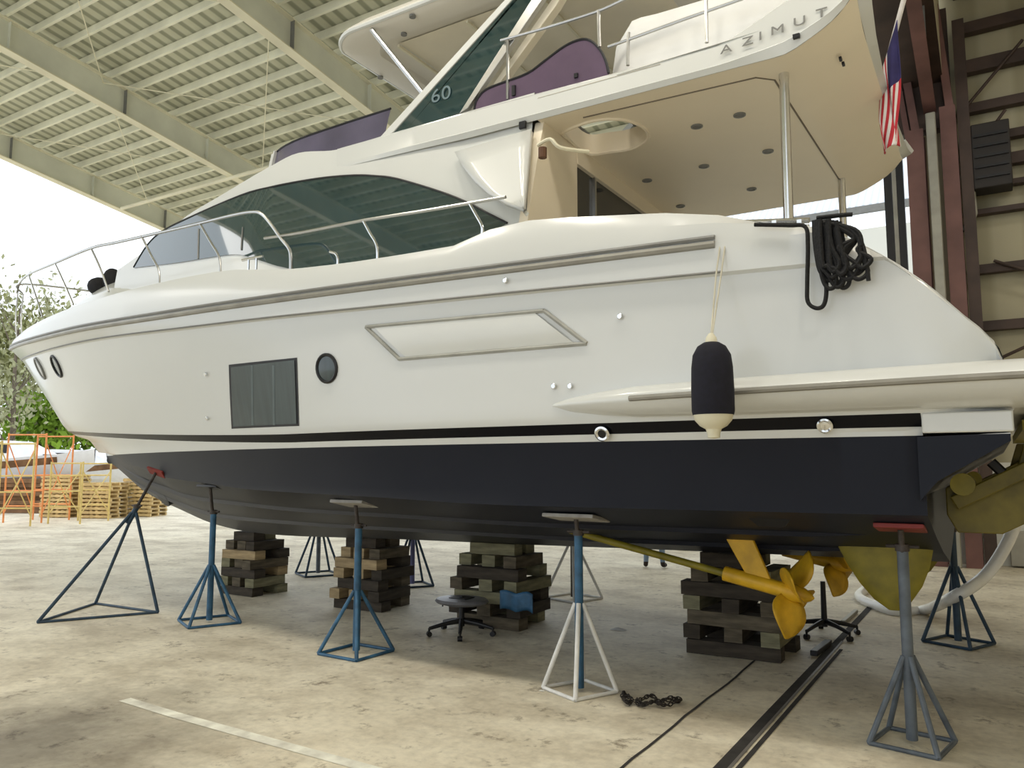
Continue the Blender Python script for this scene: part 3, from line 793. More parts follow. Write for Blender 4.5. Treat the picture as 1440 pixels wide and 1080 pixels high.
p = arch(606, 146); p2 = arch(646, 126)
e.location = p + Vector((0, -0.006, 0)); e.rotation_euler = (PI / 2 + 0.0, 0, 0)
HTZ = 6.6
def htop(x0, x1, y0, y1, r, n=8):
    out = []
    for cx, cy, a0 in ((x1 - r, y1 - r, 0), (x0 + r, y1 - r, PI / 2), (x0 + r, y0 + r, PI), (x1 - r, y0 + r, 1.5 * PI)):
        for k in range(n + 1):
            a = a0 + PI / 2 * k / n; out.append((cx + r * math.cos(a), cy + r * math.sin(a)))
    return out
def bow(x, y): return x - (0.40 * (1 - ((y - YC) / 1.7) ** 2) if x < -5.2 else 0)
outl = [(bow(x, y), y) for x, y in htop(-6.10, -2.2, 6.16, 9.44, 0.28)]
cx_, cy_ = -4.2, YC
def scl(f): return [(cx_ + (x - cx_) * f, cy_ + (y - cy_) * f) for x, y in outl]
ht = MB()
ht.grid([[Vector((x, y, z)) for x, y in scl(f)] for f, z in ((0.02, HTZ + 0.05), (0.80, HTZ + 0.05), (0.82, HTZ), (0.965, HTZ), (1.0, HTZ + 0.035), (1.0, HTZ + 0.10), (0.93, HTZ + 0.22), (0.02, HTZ + 0.25))], closed=True)
ht.build('hardtop', mat('hardtop_shell', (0.70, 0.67, 0.60), 0.35, var=0.03, scale=1.0), yacht, smooth=40)
m = MB(); m.tube([Vector((x, y, HTZ + 0.055)) for x, y in scl(1.0)], 0.03, 8, closed=True); m.build('hardtop_edge', GEL, yacht)
# fabric sunroof with soft folds
sr_ = MB(); rws = []
for i in range(25):
    x = -5.55 + 3.1 * i / 24
    rws.append([Vector((x, 6.62 + 2.36 * j / 12, HTZ + 0.035 - 0.05 * abs(math.sin(PI * i / 6)) * math.sin(PI * j / 12))) for j in range(13)])
sr_.grid(rws); sr_.build('fabric_sunroof', CREAM, yacht, smooth=60)
for x in (-5.55, -4.6, -3.7): MB().bar((x, 6.6, HTZ - 0.005), (x, 9.0, HTZ - 0.005), 0.03).build('sunroof_bow', CREAMV, yacht)
a, b = atZ(523, 42, HTZ), arch(588, 130)
MB().tube([a, b + Vector((0, .15, 0))], 0.028, 10).build('hardtop_strut', STEELG, yacht)
MB().tube([Vector((a.x, 2 * YC - a.y, a.z)), Vector((b.x, 2 * YC - b.y - .15, b.z))], 0.028, 10).build('hardtop_strut', STEELG, yacht)
for u, v in ((580, 22), (568, 47), (535, 108)):
    MB().lathe([(0.035, 0), (0.035, -0.02), (0.001, -0.02)], atZ(u, v, HTZ - 0.0), 14).build('hardtop_light', DARKTRIM, yacht)
# helm console and tinted windscreen of the flybridge
con = MB(); con.prism([(-6.9, 6.75, 5.2), (-6.75, 6.75, 5.62), (-6.25, 6.75, 5.72), (-5.95, 6.75, 5.2)], (0, 2.1, 0)); con.build('helm_console', GEL, yacht, bevel=0.04)
def fwpath(z, inset):
    pts = [(-5.35, 6.12), (-6.2, 6.14), (-6.9, 6.19), (-7.38, 6.36), (-7.7, 6.75), (-7.85, 7.25), (-7.9, 7.8)]
    pts += [(x, 2 * YC - y) for x, y in pts[-2::-1]]
    return smooth_path([(x + inset, YC + (y - YC) * (1 - inset * .3), z) for x, y in pts], 4)
lo = fwpath(5.16, 0.0); hi = fwpath(5.60, 0.08)
m = MB(); m.grid([lo, hi]); o = m.build('flybridge_windscreen', SMOKE, yacht, smooth=60)
m = MB(); m.tube(hi, 0.012, 6); m.build('windscreen_trim', BLACK, yacht)
for k in (11, 12, 14, 15, 17):
    MB().bar(lo[k] + Vector((0, -0.015, 0)), hi[k] + Vector((0, -0.015, 0)), 0.055, 0.02).build('windscreen_post', GEL, yacht)
MB().tube(smooth_path([lo[19], hi[19] + Vector((-.02, 0, 0)), hi[15] + Vector((0, -.01, 0.02)), hi[11] + Vector((0, -.01, 0))], 4), 0.018, 8).build('windscreen_hoop', CHROME, yacht)
# purple wind deflector
dy = lambda x, z: 6.10
D = [solve(u, v, dy) for u, v in ((667, 155), (670, 142), (682, 127), (705, 117), (742, 103), (768, 84), (794, 65), (815, 56), (830, 57), (844, 70), (852, 86), (856, 103))]
Ds = smooth_path(D, 4); 
for sgn in (-1, 1):
    tp = [p if sgn == -1 else Vector((p.x, 2 * YC - p.y, p.z)) for p in Ds]
    bt = [Vector((p.x, p.y, 5.10)) for p in tp]
    m = MB(); m.grid([bt, tp]); o = m.build('wind_deflector', PURPLE, yacht, smooth=60)
    m = MB(); m.tube(tp, 0.012, 6); m.build('deflector_trim', BLACK, yacht)
for k in (14, 27):
    p = Ds[k]; MB().box((p.x, p.y - 0.01, 5.36 if k == 14 else 5.33), (0.035, 0.02, 0.10 if k == 14 else 0.04)).build('deflector_clip', BLACK, yacht)
# small black camera on the coaming
p = solve(735, 176, lambda x, z: YC - 1.84); MB().box(p, (0.07, 0.03, 0.07)).build('coaming_lamp', BLACK, yacht, bevel=0.006)
p = solve(1120, 51, lambda x, z: YC - 1.86); MB().box(p, (0.05, 0.03, 0.03)).build('coaming_socket', BLACK, yacht)
# ---------------------------------------------------------------- rails
def by(x, z): return YC - max(0.05, bR(x) - 0.16)
def rl(l, sub=5): return smooth_path([solve(u, v, by) for u, v in l], sub)
def rail(name, l, r=0.016, sub=5, mirror=True, mt=CHROME, fn=None):
    P_ = rl(l, sub) if fn is None else smooth_path([solve(u, v, fn) for u, v in l], sub)
    MB().tube(P_, r, 8).build(name, mt, yacht)
    if mirror: MB().tube([Vector((p.x, 2 * YC - p.y, p.z)) for p in P_], r, 8).build(name, mt, yacht)
rail('bow_rail', mt=STEELG, l=[(24, 412), (28, 398), (40, 386), (77, 370), (128, 349), (164, 341), (243, 323), (281, 314), (330, 302), (356, 298), (368, 301), (380, 314), (395, 335), (406, 349), (409, 360), (409, 382)], r=0.018)
for l in ([(25, 412), (22, 450), (24, 480)], [(40, 386), (50, 415), (60, 446)], [(77, 370), (90, 398), (103, 428)], [(128, 349), (140, 375), (153, 410)], [(199, 332), (212, 358), (223, 379), (224, 397)], [(281, 314), (296, 340), (308, 361), (310, 384)]):
    rail('rail_stanchion', l, 0.013, 4, mt=STEELG)
rail('side_rail', [(372, 335), (424, 327), (511, 310), (594, 297), (659, 286), (711, 277)], 0.016, 4, mt=STEELG)
for l in ([(511, 310), (520, 327), (530, 345), (531, 367)], [(660, 285), (670, 303), (678, 318), (678, 330)], [(464, 354), (471, 356), (475, 362), (475, 374)]):
    rail('rail_stanchion', l, 0.014, 4)
fy = lambda x, z: YC - 1.70
rail('flybridge_rail', [(704, 57), (765, 40), (838, 17), (880, -2), (960, -40)], 0.014, 4, mt=STEELG, fn=fy)
rail('flybridge_rail', [(855, 66), (886, 55), (960, 28), (1050, -4), (1100, -24)], 0.014, 4, mt=STEELG, fn=fy)
for l in ([(714, 57), (714, 100), (714, 140)], [(842, 14), (842, 40), (843, 66)], [(884, 46), (883, 70), (883, 92)], [(992, -40), (993, 20), (994, 60)]):
    rail('flybridge_stanchion', l, 0.016, 3, mt=STEELG, fn=fy)
# mooring fairlead on the quarter, cleats by the window
fp = lambda x, z: YC - 2.36
a, b = solve(1016, 314, fp), solve(1138, 310, fp)
MB().tube([a, b], 0.020, 10).build('fairlead_bar', CHROME, yacht)
a2, b2 = solve(1016, 322, fp), solve(1138, 318, fp)
MB().tube([a2, b2], 0.014, 8).build('fairlead_bar', CHROME, yacht)
for t in (0.02, 0.32, 0.62, 0.9): MB().bar(a.lerp(b, t), a2.lerp(b2, t), 0.07, 0.03).build('fairlead_post', CHROME, yacht)
cl = MB(); p = solve(355, 367, by); cl.tube([p + Vector((-0.16, 0, 0.03)), p + Vector((0.16, 0, 0.03))], 0.014, 8); cl.tube([p + Vector((-0.06, 0, 0.03)), p + Vector((-0.06, 0, -0.10))], 0.012, 6); cl.tube([p + Vector((0.06, 0, 0.03)), p + Vector((0.06, 0, -0.10))], 0.012, 6)
cl.build('deck_cleat', CHROME, yacht)
# ================================================================== THINGS ON THE YACHT
# canvas cover on the flybridge
m = MB(); rws = []
cvy = 6.35
for dz, ins in ((0, 0), (0.25, 0.02), (0.50, 0.05), (0.66, 0.12), (0.72, 0.3)):
    ring = []
    for k in range(32):
        a = 2 * PI * k / 32; c, s = math.cos(a), math.sin(a); ex_ = 0.35
        ring.append(Vector((-1.86 + (1.05 - ins) * abs(c) ** ex_ * (1 if c > 0 else -1) + 0.012 * math.sin(9 * a + dz * 7), cvy + 0.72 + (0.80 - ins) * abs(s) ** ex_ * (1 if s > 0 else -1) + 0.012 * math.sin(7 * a), 5.22 + dz + 0.015 * math.sin(5 * a))))
    rws.append(ring)
m.grid(rws, closed=True); m.add(rws[-1], [tuple(range(32))])
cov = tag(m.build('furniture_cover', CANVAS, None, smooth=60), 'white canvas cover over furniture at the aft end of the upper deck', 'cover')
# fender hanging over the side
fyy = YC - 2.87
fx = atY(1002, 545, fyy).x
fen = thing('boat_fender', 'dark navy sleeve fender with cream end hanging from the yacht side', 'fender', (fx, fyy, 2.05))
m = MB(); m.lathe([(0.005, 2.605), (0.05, 2.60), (0.09, 2.575), (0.120, 2.52), (0.130, 2.44), (0.134, 2.30), (0.134, 2.16), (0.128, 2.135)], (fx, fyy, 0), 24); m.build('sleeve', NAVYF, fen, smooth=50)
m = MB(); m.lathe([(0.126, 2.14), (0.115, 2.10), (0.085, 2.065), (0.05, 2.045), (0.04, 2.02), (0.038, 1.99), (0.01, 1.985)], (fx, fyy, 0), 24); m.build('end_cap', CREAMV, fen)
m = MB(); m.lathe([(0.04, 2.60), (0.035, 2.63), (0.015, 2.66)], (fx, fyy, 0), 14); m.build('eye', CREAMV, fen)
q = solve(1012, 338, lambda x, z: YC - 2.52)
for dx in (0.0, 0.035): MB().tube([(fx + dx * .2, fyy, 2.65), (q.x + dx - 0.02, YC - 2.56, q.z - 0.25), (q.x + dx, YC - 2.45, q.z + 0.1)], 0.006, 6).build('hanging_line', LINE, fen)
# rope coil over the quarter
def ry(x, z): return YC - 2.52 + aftin(x)
def rope(l, r, off=0.0): return smooth_path([solve(u, v, ry) + Vector((0, -off, 0)) for u, v in l], 6), r
rp = MB()
loops = [([(1062, 317), (1110, 318), (1133, 320), (1137, 345), (1136, 400), (1137, 425), (1148, 434), (1159, 430), (1163, 410), (1160, 380), (1152, 340), (1152, 312)], 0.0)]
for k in range(9):
    x0 = 1146 + k * 3.2; xb = 1160 + k * 2.6; yb = 392 + 12 * math.sin(k * 1.7)
    loops.append(([(x0, 312), (x0 + 1, 340), (xb - 8, 375), (xb - 2, yb - 4), (xb + 7, yb + 4), (xb + 15, yb - 8), (x0 + 17, 350), (x0 + 10, 314)], 0.012 + 0.010 * (k % 4)))
for k in range(6):
    x0 = 1172 + k * 4; xb = 1182 + k * 5; yb = 385 + 9 * math.sin(k * 2.1)
    loops.append(([(1160, 316), (x0 + 12, 321 + k), (1206 + k * 1.5, 335 + k * 2), (1213 - k, 355), (xb + 20, yb - 10), (xb + 8, yb + 2), (xb - 4, yb - 6), (1196 - k * 3, 352), (1203, 338), (1180, 322), (1165, 318)], 0.015 + 0.011 * (k % 3)))
loops.append(([(1160, 320), (1195, 324), (1212, 342), (1219, 365), (1223, 397)], 0.03))
loops.append(([(1150, 309), (1185, 305), (1200, 304)], 0.02))
for l, off in loops:
    P_, r = rope(l, 0.0135, 0.02 + off); rp.tube(P_, 0.0145, 6)
tag(rp.build('mooring_rope', ROPE, None, smooth=60), 'long black mooring rope hung in a tangled coil over the yacht quarter', 'rope')
# black bundled cover on the foredeck
m = MB(); bc = atY(147, 399, 6.95)
m.ball(bc + Vector((-0.10, 0, -0.04)), (0.17, 0.2, 0.15), 14, 8); m.ball(bc + Vector((0.12, 0.05, 0.04)), (0.13, 0.15, 0.20), 14, 8)
m.build('bundle', BUNDLE)
bo = bpy.data.objects['bundle']; bo.name = 'bundled_cover'; tag(bo, 'black bundled cover lying on the foredeck ahead of the windscreen', 'cover')
# ensign on its staff
fl0, fl1 = atY(1241, 112, 7.6), atY(1274, -12, 7.3)
flag = thing('ensign_flag', 'red, white and blue striped flag drooping from a white staff at the stern', 'flag', fl0)
MB().tube([fl0 + (fl0 - fl1) * 0.12, fl1], 0.022, 10).build('staff', mat('white_staff', (0.75, 0.72, 0.70), 0.4), flag)
fm = MB(); rws = []; nI, nJ = 26, 40
a, b = atY(1262, 28, 7.35), atY(1238, 108, 7.6)
for i in range(nI):
    s = i / (nI - 1)
    row = []
    t0 = a.lerp(b, s)
    for j in range(nJ + 1):
        t = j / nJ
        drop = 0.80 * t
        q = Vector((t0.x + 0.03 * t + 0.045 * math.sin(9 * s + 4 * t), t0.y + 0.06 * math.sin(14 * s + 3 * t) + 0.04 * t, t0.z))
        endp = Vector((b.x + 0.06 + 0.16 * (0.5 - s), b.y + 0.05 * math.sin(12 * s), 4.62 + 0.08 * (1 - s)))
        k = t ** 0.9
        pinch = 1 - 0.45 * math.sin(PI * min(1, t * 1.15)) 
        qq = t0.lerp(endp, k); qq.x += 0.035 * math.sin(9 * s + 5 * t) * k; qq.y += 0.06 * math.sin(13 * s + 4 * t) * k
        row.append(qq)
    rws.append(row)
for i in range(nI - 1):
    for j in range(nJ):
        s = i / (nI - 1); t = j / nJ
        fm.cur = 2 if (t < 0.42 and s < 0.55) else (0 if int(s * 13) % 2 == 0 else 1)
        fm.add([rws[i][j], rws[i + 1][j], rws[i + 1][j + 1], rws[i][j + 1]], [(0, 1, 2, 3)])
o = fm.build('cloth', [REDC, WHTC, BLUC], flag, smooth=60, weld=True)
sd = o.modifiers.new('t', 'SOLIDIFY'); sd.thickness = 0.006
# ================================================================== STANDS UNDER THE HULL
def jack_stand(label, c, rad, a0, zc, zt, zh, leg_m, pipe_m, head_m, legs=4, tilt=0.16, head=(0.42, 0.14), apex=None, leg_r=0.019, hy=0.0, ends=None):
    """c: ground centre, zc: collar height where legs meet the pipe, zt: pipe top, zh: head height"""
    c = Vector((c[0], c[1], 0))
    t = thing('boat_stand', label, 'boat stand', c, 'steel boat stands propping the yacht')
    ap = Vector(apex) if apex else None
    axis = Vector((0, 0, 1)); top0 = c + Vector((0, 0, zc))
    if ap: top0 = c + Vector((ap.x, ap.y, zc)); axis = Vector((ap.x, ap.y, zc)).normalized() if ap.z == 0 else Vector((ap.z, hy, 1)).normalized()
    if ends: top0 = ends[0]; axis = (ends[1] - ends[0]).normalized()
    feet = [c + Vector((rad * math.cos(a0 + 2 * PI * k / legs), rad * math.sin(a0 + 2 * PI * k / legs), 0.015)) for k in range(legs)]
    for f in feet:
        d = (f - c); d.z = 0; d.normalize()
        m = MB(); m.tube([top0 + d * 0.03 + Vector((0, 0, 0.0)), f], leg_r, 10); m.build('leg', leg_m, t)
    for i in range(legs):
        MB().tube([feet[i], feet[(i + 1) % legs]], leg_r * 0.8, 8).build('base_brace', leg_m, t)
    if not ap:
        MB().tube([c + Vector((0, 0, 0.03)), c + Vector((0, 0, zt))], 0.036, 14).build('post', pipe_m, t)
        p1 = c + Vector((0, 0, zt - 0.1)); p2 = c + Vector((0, hy, zh))
    else:
        MB().tube([top0 - axis * 0.15, top0 + axis * (zt - zc)], 0.034, 14).build('post', pipe_m, t)
        p1 = top0; p2 = ends[1]
    MB().tube([p1, p2], 0.019, 10).build('screw_rod', RODS, t)
    d = (p2 - p1).normalized(); h = p1 + d * ((p2 - p1).length * 0.62)
    hz = zt + 0.02 if not ap else None
    hm = MB(); hp = c + Vector((0, 0, zt)) if not ap else top0 + axis * (zt - zc)
    hm.lathe([(0.045, -0.015), (0.045, 0.03), (0.02, 0.035)], hp, 12); hm.tube([hp + Vector((-0.10, 0, 0.015)), hp + Vector((0.10, 0, 0.015))], 0.011, 8)
    hm.build('screw_nut', RODS, t)
    R = Matrix.Rotation(-tilt, 3, 'X') if not isinstance(tilt, tuple) else Euler(tilt).to_matrix()
    m = MB(); m.box(p2 + R @ Vector((0, 0, 0.012)), (head[0], head[1] + 0.1, 0.03), R); m.build('head_plate', head_m, t, bevel=0.004)
    return t
SY = 6.12
jack_stand('leaning blue tripod boat stand with a red pad under the bow', (-9.62, 5.88), 0.74, 0.55, 1.28, 1.36, 1.71, BLUED, BLUED, REDP, 3, (-0.75, 0.25, 0.2), (0.26, 0.02), apex=(0, 0, 0), leg_r=0.020, ends=(atY(188, 721, 6.15), atY(219, 665, 6.36)))
jack_stand('slim blue boat stand with a long post beside the leaning bow stand', (-7.95, 6.22), 0.40, 0.35, 0.66, 1.27, 1.56, BLUE, BLUE, BLACK, 4, 0.3, (0.36, 0.03), hy=-0.06)
jack_stand('bright blue four-legged boat stand in front of the pale-planked timber stack', (-5.42, 5.96), 0.36, 0.75, 0.60, 1.22, 1.435, BLUE, BLUE, PLY, 4, 0.2, (0.42, 0.20), hy=-0.05)
jack_stand('boat stand with white legs and a blue post', (-2.97, 5.92), 0.30, 0.35, 0.70, 1.26, 1.38, WHITEP, BLUE, PLY, 4, 0.16, (0.46, 0.24), hy=-0.04)
jack_stand('grey-blue boat stand with dull red pad under the stern near the rudder', (-0.56, 5.95), 0.29, 0.60, 0.56, 1.26, 1.39, GREYP, GREYP, REDP, 4, 0.16, (0.30, 0.20), hy=-0.05)
jack_stand('thin blue boat stand on the far side between the first two timber stacks', (-9.9, 9.9), 0.42, 0.3, 0.95, 1.2, 1.68, BLUED, GREYP, RODS, 4, -0.3, (0.3, 0.1))
jack_stand('far-side boat stand with lilac-blue post behind the stool', (-7.75, 9.75), 0.36, 0.2, 0.85, 1.1, 1.60, BLUED, mat('lilac_paint', (0.13, 0.14, 0.30), 0.5), RODS, 4, -0.2, (0.3, 0.1))
jack_stand('far-side white-legged boat stand seen past the black-legged stool and timbers', (-5.08, 9.95), 0.40, 0.5, 0.80, 1.1, 1.50, WHITEP, RODS, RODS, 4, -0.16, (0.3, 0.1))
jack_stand('dark blue boat stand on the far side below the stern lift arms', (-0.42, 9.52), 0.34, 0.35, 0.78, 1.15, 1.50, BLUED, BLUED, PLY, 4, -0.16, (0.36, 0.12))
# ================================================================== TIMBER STACKS UNDER THE KEEL
def timber_mesh(L_, w, h, seed):
    rnd = random.Random(seed); m = MB()
    prof = [(-.5, -.5), (.5, -.5), (.5, .5), (-.5, .5)]
    rws = []
    for i in range(7):
        x = -L_ / 2 + L_ * i / 6
        rws.append([Vector((x, y * w + rnd.uniform(-1, 1) * 0.004, z * h + rnd.uniform(-1, 1) * 0.002)) for y, z in prof])
    m.grid(rws, closed=True); m.add(rws[0], [(0, 1, 2, 3)]); m.add(rws[-1], [(3, 2, 1, 0)])
    return m
def stack(name, cx, cy, top, layers, La, Lb, seed, mats, gname, first_long=True):
    rnd = random.Random(seed)
    h = top / layers
    names = ['bottom', 'second', 'third', 'fourth', 'fifth', 'sixth', 'seventh', 'top']
    for k in range(layers):
        z = h * (k + 0.5); along = (k % 2 == 0) == first_long
        n = 2 if along else 3
        shrink = 0.62 if k == layers - 1 else (0.85 if k == layers - 2 else 1.0)
        for j in range(n):
            if along:
                L_, w = La * rnd.uniform(0.88, 1.08) * shrink, 0.19; pos = (cx + rnd.uniform(-.05, .05), cy + (j - 0.5) * (Lb - w) * shrink)
                rz = rnd.uniform(-0.05, 0.05); where = 'near' if j == 0 else 'far'
            else:
                L_, w = Lb * rnd.uniform(0.92, 1.12) * shrink, 0.17; pos = (cx + (j - 1) * (La - w) / 2 * shrink, cy + rnd.uniform(-.04, .04))
                rz = PI / 2 + rnd.uniform(-0.05, 0.05); where = ('bow-end', 'middle', 'stern-end')[j]
            o = timber_mesh(L_, w, h - 0.004, seed * 100 + k * 10 + j).build('timber_block', rnd.choice(mats), None, smooth=0, bevel=0.006)
            o.location = (pos[0], pos[1], z); o.rotation_euler = (0, 0, rz)
            lay = 'top' if k == layers - 1 else names[k]
            tag(o, '%s weathered timber of the %s layer in the %s' % (where, lay, gname), 'timber', 'timbers of the ' + gname)
T0, T1, T2, T3 = WOODS
stack('a', -9.30, 8.02, 0.885, 7, 0.72, 0.62, 3, [T0, T0, T1, T2, T3], 'stack nearest the bow')
stack('b', -7.05, 8.05, 0.90, 7, 0.78, 0.66, 5, [T0, T1, T1, T3, T3], 'pale-planked stack second from bow')
stack('c', -5.05, 8.02, 0.935, 7, 0.92, 0.72, 8, [T0, T2, T2, T3], 'stack behind the stool')
stack('d', -2.24, 8.05, 0.965, 7, 0.92, 0.74, 11, [T0, T2, T3, T3], 'stack beside the propeller')
# blue rag on the third stack
m = MB(); rws = [[Vector((-4.78 + 0.42 * i / 10, 7.585 - 0.015 * math.sin(i * 1.3), 0.44 - 0.20 * j / 5 + 0.015 * math.sin(i))) for i in range(11)] for j in range(6)]
m.grid(rws); o = m.build('blue_rag', BLUE); tag(o, 'blue rag hanging on the side of the timber stack behind the stool', 'rag')
sd = o.modifiers.new('t', 'SOLIDIFY'); sd.thickness = 0.01
# ================================================================== STOOL, STAND, PERSON
def swivel(label, c, seat, rot, name, cat, seat_h=0.44):
    c = Vector((c[0], c[1], 0)); t = thing(name, label, cat, c)
    for k in range(5):
        a = rot + 2 * PI * k / 5; d = Vector((math.cos(a), math.sin(a), 0))
        m = MB(); m.tube([c + d * 0.03 + Vector((0, 0, 0.145)), c + d * 0.18 + Vector((0, 0, 0.125)), c + d * 0.36 + Vector((0, 0, 0.085))], [0.03, 0.024, 0.018], 10); m.build('base_arm', BLACK, t)
        w = MB(); e = c + d * 0.36; s = Vector((-d.y, d.x, 0))
        w.tube([e + Vector((0, 0, 0.028)) - s * 0.025, e + Vector((0, 0, 0.028)) + s * 0.025], 0.028, 12); w.tube([e + Vector((0, 0, 0.028)), e + Vector((0, 0, 0.09))], 0.012, 8); w.build('caster', BLACK, t)
    MB().tube([c + Vector((0, 0, 0.09)), c + Vector((0, 0, seat_h - 0.03))], [0.033, 0.026], 14).build('post', BLACK, t)
    if seat:
        MB().lathe([(0.02, seat_h - 0.05), (0.14, seat_h - 0.045), (0.2, seat_h - 0.02), (0.215, seat_h + 0.005), (0.2, seat_h + 0.035), (0.12, seat_h + 0.045), (0.01, seat_h + 0.045)], c, 28, Matrix.Diagonal((1.45, 1.2, 0.8)).to_3x3()).build('seat', mat('grey_seat_vinyl', (0.16, 0.16, 0.17), 0.35, var=0.2), t)
        MB().box(c + Vector((0, 0, seat_h - 0.06)), (0.22, 0.18, 0.03)).build('seat_plate', BLACK, t)
        MB().tube([c + Vector((-.03, -0.05, seat_h - 0.07)), c + Vector((-0.16, -0.12, seat_h - 0.08)), c + Vector((-0.17, -0.12, seat_h - 0.14))], 0.009, 8).build('height_lever', BLACK, t)
    return t
swivel('black swivel stool with grey round seat on casters before a timber stack', (-5.05, 7.22), True, 0.25, 'swivel_stool', 'stool')
bs = swivel('black pedestal stand with caster base behind the propellers', tuple(atZ(1160, 893)[:2]), False, 0.6, 'pedestal_stand', 'stand', 0.6)
def person(loc, rz):
    bm = bmesh.new(); sk_ = bm.verts.layers.skin.verify()
    V = {}
    def v(n, p, r):
        x = bm.verts.new(p); x[sk_].radius = (r, r); V[n] = x; return x
    v('pel', (0, 0, 0.95), 0.145); v('waist', (0, 0, 1.10), 0.13); v('chest', (0, -0.01, 1.32), 0.16); v('neckb', (0, 0, 1.48), 0.075); v('neck', (0, 0.01, 1.56), 0.055); v('head', (0, 0.02, 1.66), 0.085); v('crown', (0, 0.01, 1.74), 0.075)
    for s, n in ((-1, 'l'), (1, 'r')):
        v('hip' + n, (0.10 * s, 0, 0.88), 0.095); v('knee' + n, (0.13 * s, 0.02, 0.48), 0.065); v('ank' + n, (0.15 * s, -0.02, 0.10), 0.045)
        v('heel' + n, (0.155 * s, -0.02, 0.06), 0.045); v('toe' + n, (0.18 * s, 0.17, 0.045), 0.04)
        v('sh' + n, (0.17 * s, 0, 1.42), 0.07); v('elb' + n, (0.24 * s, 0.0, 1.12), 0.045); v('wri' + n, (0.24 * s, 0.10, 0.88), 0.03); v('hand' + n, (0.24 * s, 0.13, 0.80), 0.03)
        for a, b in (('pel', 'hip' + n), ('hip' + n, 'knee' + n), ('knee' + n, 'ank' + n), ('ank' + n, 'heel' + n), ('heel' + n, 'toe' + n), ('chest', 'sh' + n), ('sh' + n, 'elb' + n), ('elb' + n, 'wri' + n), ('wri' + n, 'hand' + n)):
            bm.edges.new((V[a], V[b]))
    for a, b in (('pel', 'waist'), ('waist', 'chest'), ('chest', 'neckb'), ('neckb', 'neck'), ('neck', 'head'), ('head', 'crown')): bm.edges.new((V[a], V[b]))
    V['pel'][sk_].use_root = True
    me = bpy.data.meshes.new('person'); bm.to_mesh(me); bm.free()
    m, nt, b, N, L = new_mat('person_clothes')
    tc = N.new('ShaderNodeTexCoord'); sp = N.new('ShaderNodeSeparateXYZ'); L.new(tc.outputs['Object'], sp.inputs[0])
    r = N.new('ShaderNodeValToRGB'); r.color_ramp.interpolation = 'CONSTANT'; e = r.color_ramp.elements
    e[0].position, e[0].color = 0.0, (0.03, 0.022, 0.02, 1); e[1].position, e[1].color = 0.055, (0.20, 0.28, 0.40, 1)
    x = e.new(0.53); x.color = (0.05, 0.05, 0.06, 1); x = e.new(0.77); x.color = (0.52, 0.32, 0.23, 1)
    mm = N.new('ShaderNodeMath'); mm.operation = 'DIVIDE'; mm.inputs[1].default_value = 2.0; L.new(sp.outputs['Z'], mm.inputs[0])
    L.new(mm.outputs[0], r.inputs['Fac']); L.new(r.outputs['Color'], b.inputs['Base Color']); b.inputs['Roughness'].default_value = 0.85
    me.materials.append(m)
    o = bpy.data.objects.new('person', me); COL.objects.link(o)
    o.modifiers.new('skin', 'SKIN').use_smooth_shade = True
    o.modifiers.new('sub', 'SUBSURF').levels = 1; o.modifiers['sub'].render_levels = 2
    o.location = loc; o.rotation_euler = (0, 0, rz)
    tag(o, 'person in pale jeans and dark shoes standing on the far side of the yacht', 'person')
    h = MB(); h.ball((0, -0.005, 1.725), (0.10, 0.105, 0.085), 14, 8); ho = h.build('hair', HAIRM, o); ho.matrix_parent_inverse = Matrix.Identity(4)
    return o
pg = (atZ(904, 799) + atZ(937, 799)) / 2
person((pg.x, pg.y, 0.0), 0.25)
# ================================================================== LOOSE THINGS ON THE FLOOR
hz = [atY(1446, 640, 9.9), atY(1436, 705, 9.9), atY(1418, 760, 9.8), atY(1385, 810, 9.7), atY(1340, 840, 9.5)]
gz = [atZ(1300, 858, .05), atZ(1262, 860, .05), atZ(1228, 850, .05), atZ(1208, 838, .05), atZ(1222, 822, .05), atZ(1210, 808, .05), atZ(1192, 795, .05)]
hs_ = MB(); hs_.tube(smooth_path(hz + gz, 8), 0.062, 14)
tag(hs_.build('duct_hose', TRANSL, None, smooth=60), 'wide milky-white hose looping from the stern down onto the floor', 'hose')
# oily chain heap
rnd = random.Random(4); cc = atZ(905, 990)
path = []
for i in range(70):
    t = i / 69; a = 11 * t
    path.append(cc + Vector((0.42 * (t - 0.45) * 1.1 + 0.10 * math.sin(a * 1.7), 0.10 * math.cos(a * 2.3) + 0.12 * (t - .4), 0.018 + 0.02 * abs(math.sin(a * 3.1)))))
ch = MB()
for i in range(len(path) - 1):
    d = (path[i + 1] - path[i]).normalized(); up_ = Vector((0, 0, 1)) if i % 2 else Vector((d.y, -d.x, 0)).normalized()
    s = d.cross(up_).normalized(); c = (path[i] + path[i + 1]) / 2
    ch.tube([c + d * (0.024 * math.cos(2 * PI * k / 10)) + s * (0.014 * math.sin(2 * PI * k / 10)) for k in range(10)], 0.005, 5, closed=True)
o = ch.build('chain', IRON); tag(o, 'oily dark chain heaped on the floor near the white-legged stand', 'chain')
for (u, v), lab, s in (((870, 886), 'crumpled white rag on the floor behind the white-legged stand', 0.11), ((815, 876), 'small white scrap on the floor beside the white-legged stand', 0.05), ((762, 972), 'tiny white chip on the floor before the white-legged stand', 0.03)):
    p = atZ(u, v); m = MB(); rw = []
    for i in range(9):
        rw.append([p + Vector((s * 1.6 * (i / 8 - .5), s * (j / 6 - .5), 0.004 + 0.25 * s * abs(math.sin(i * 1.3 + j * .9)) * math.sin(PI * i / 8) * math.sin(PI * j / 6))) for j in range(7)])
    m.grid(rw); tag(m.build('rag', PAPER, None, smooth=60), lab, 'rag')
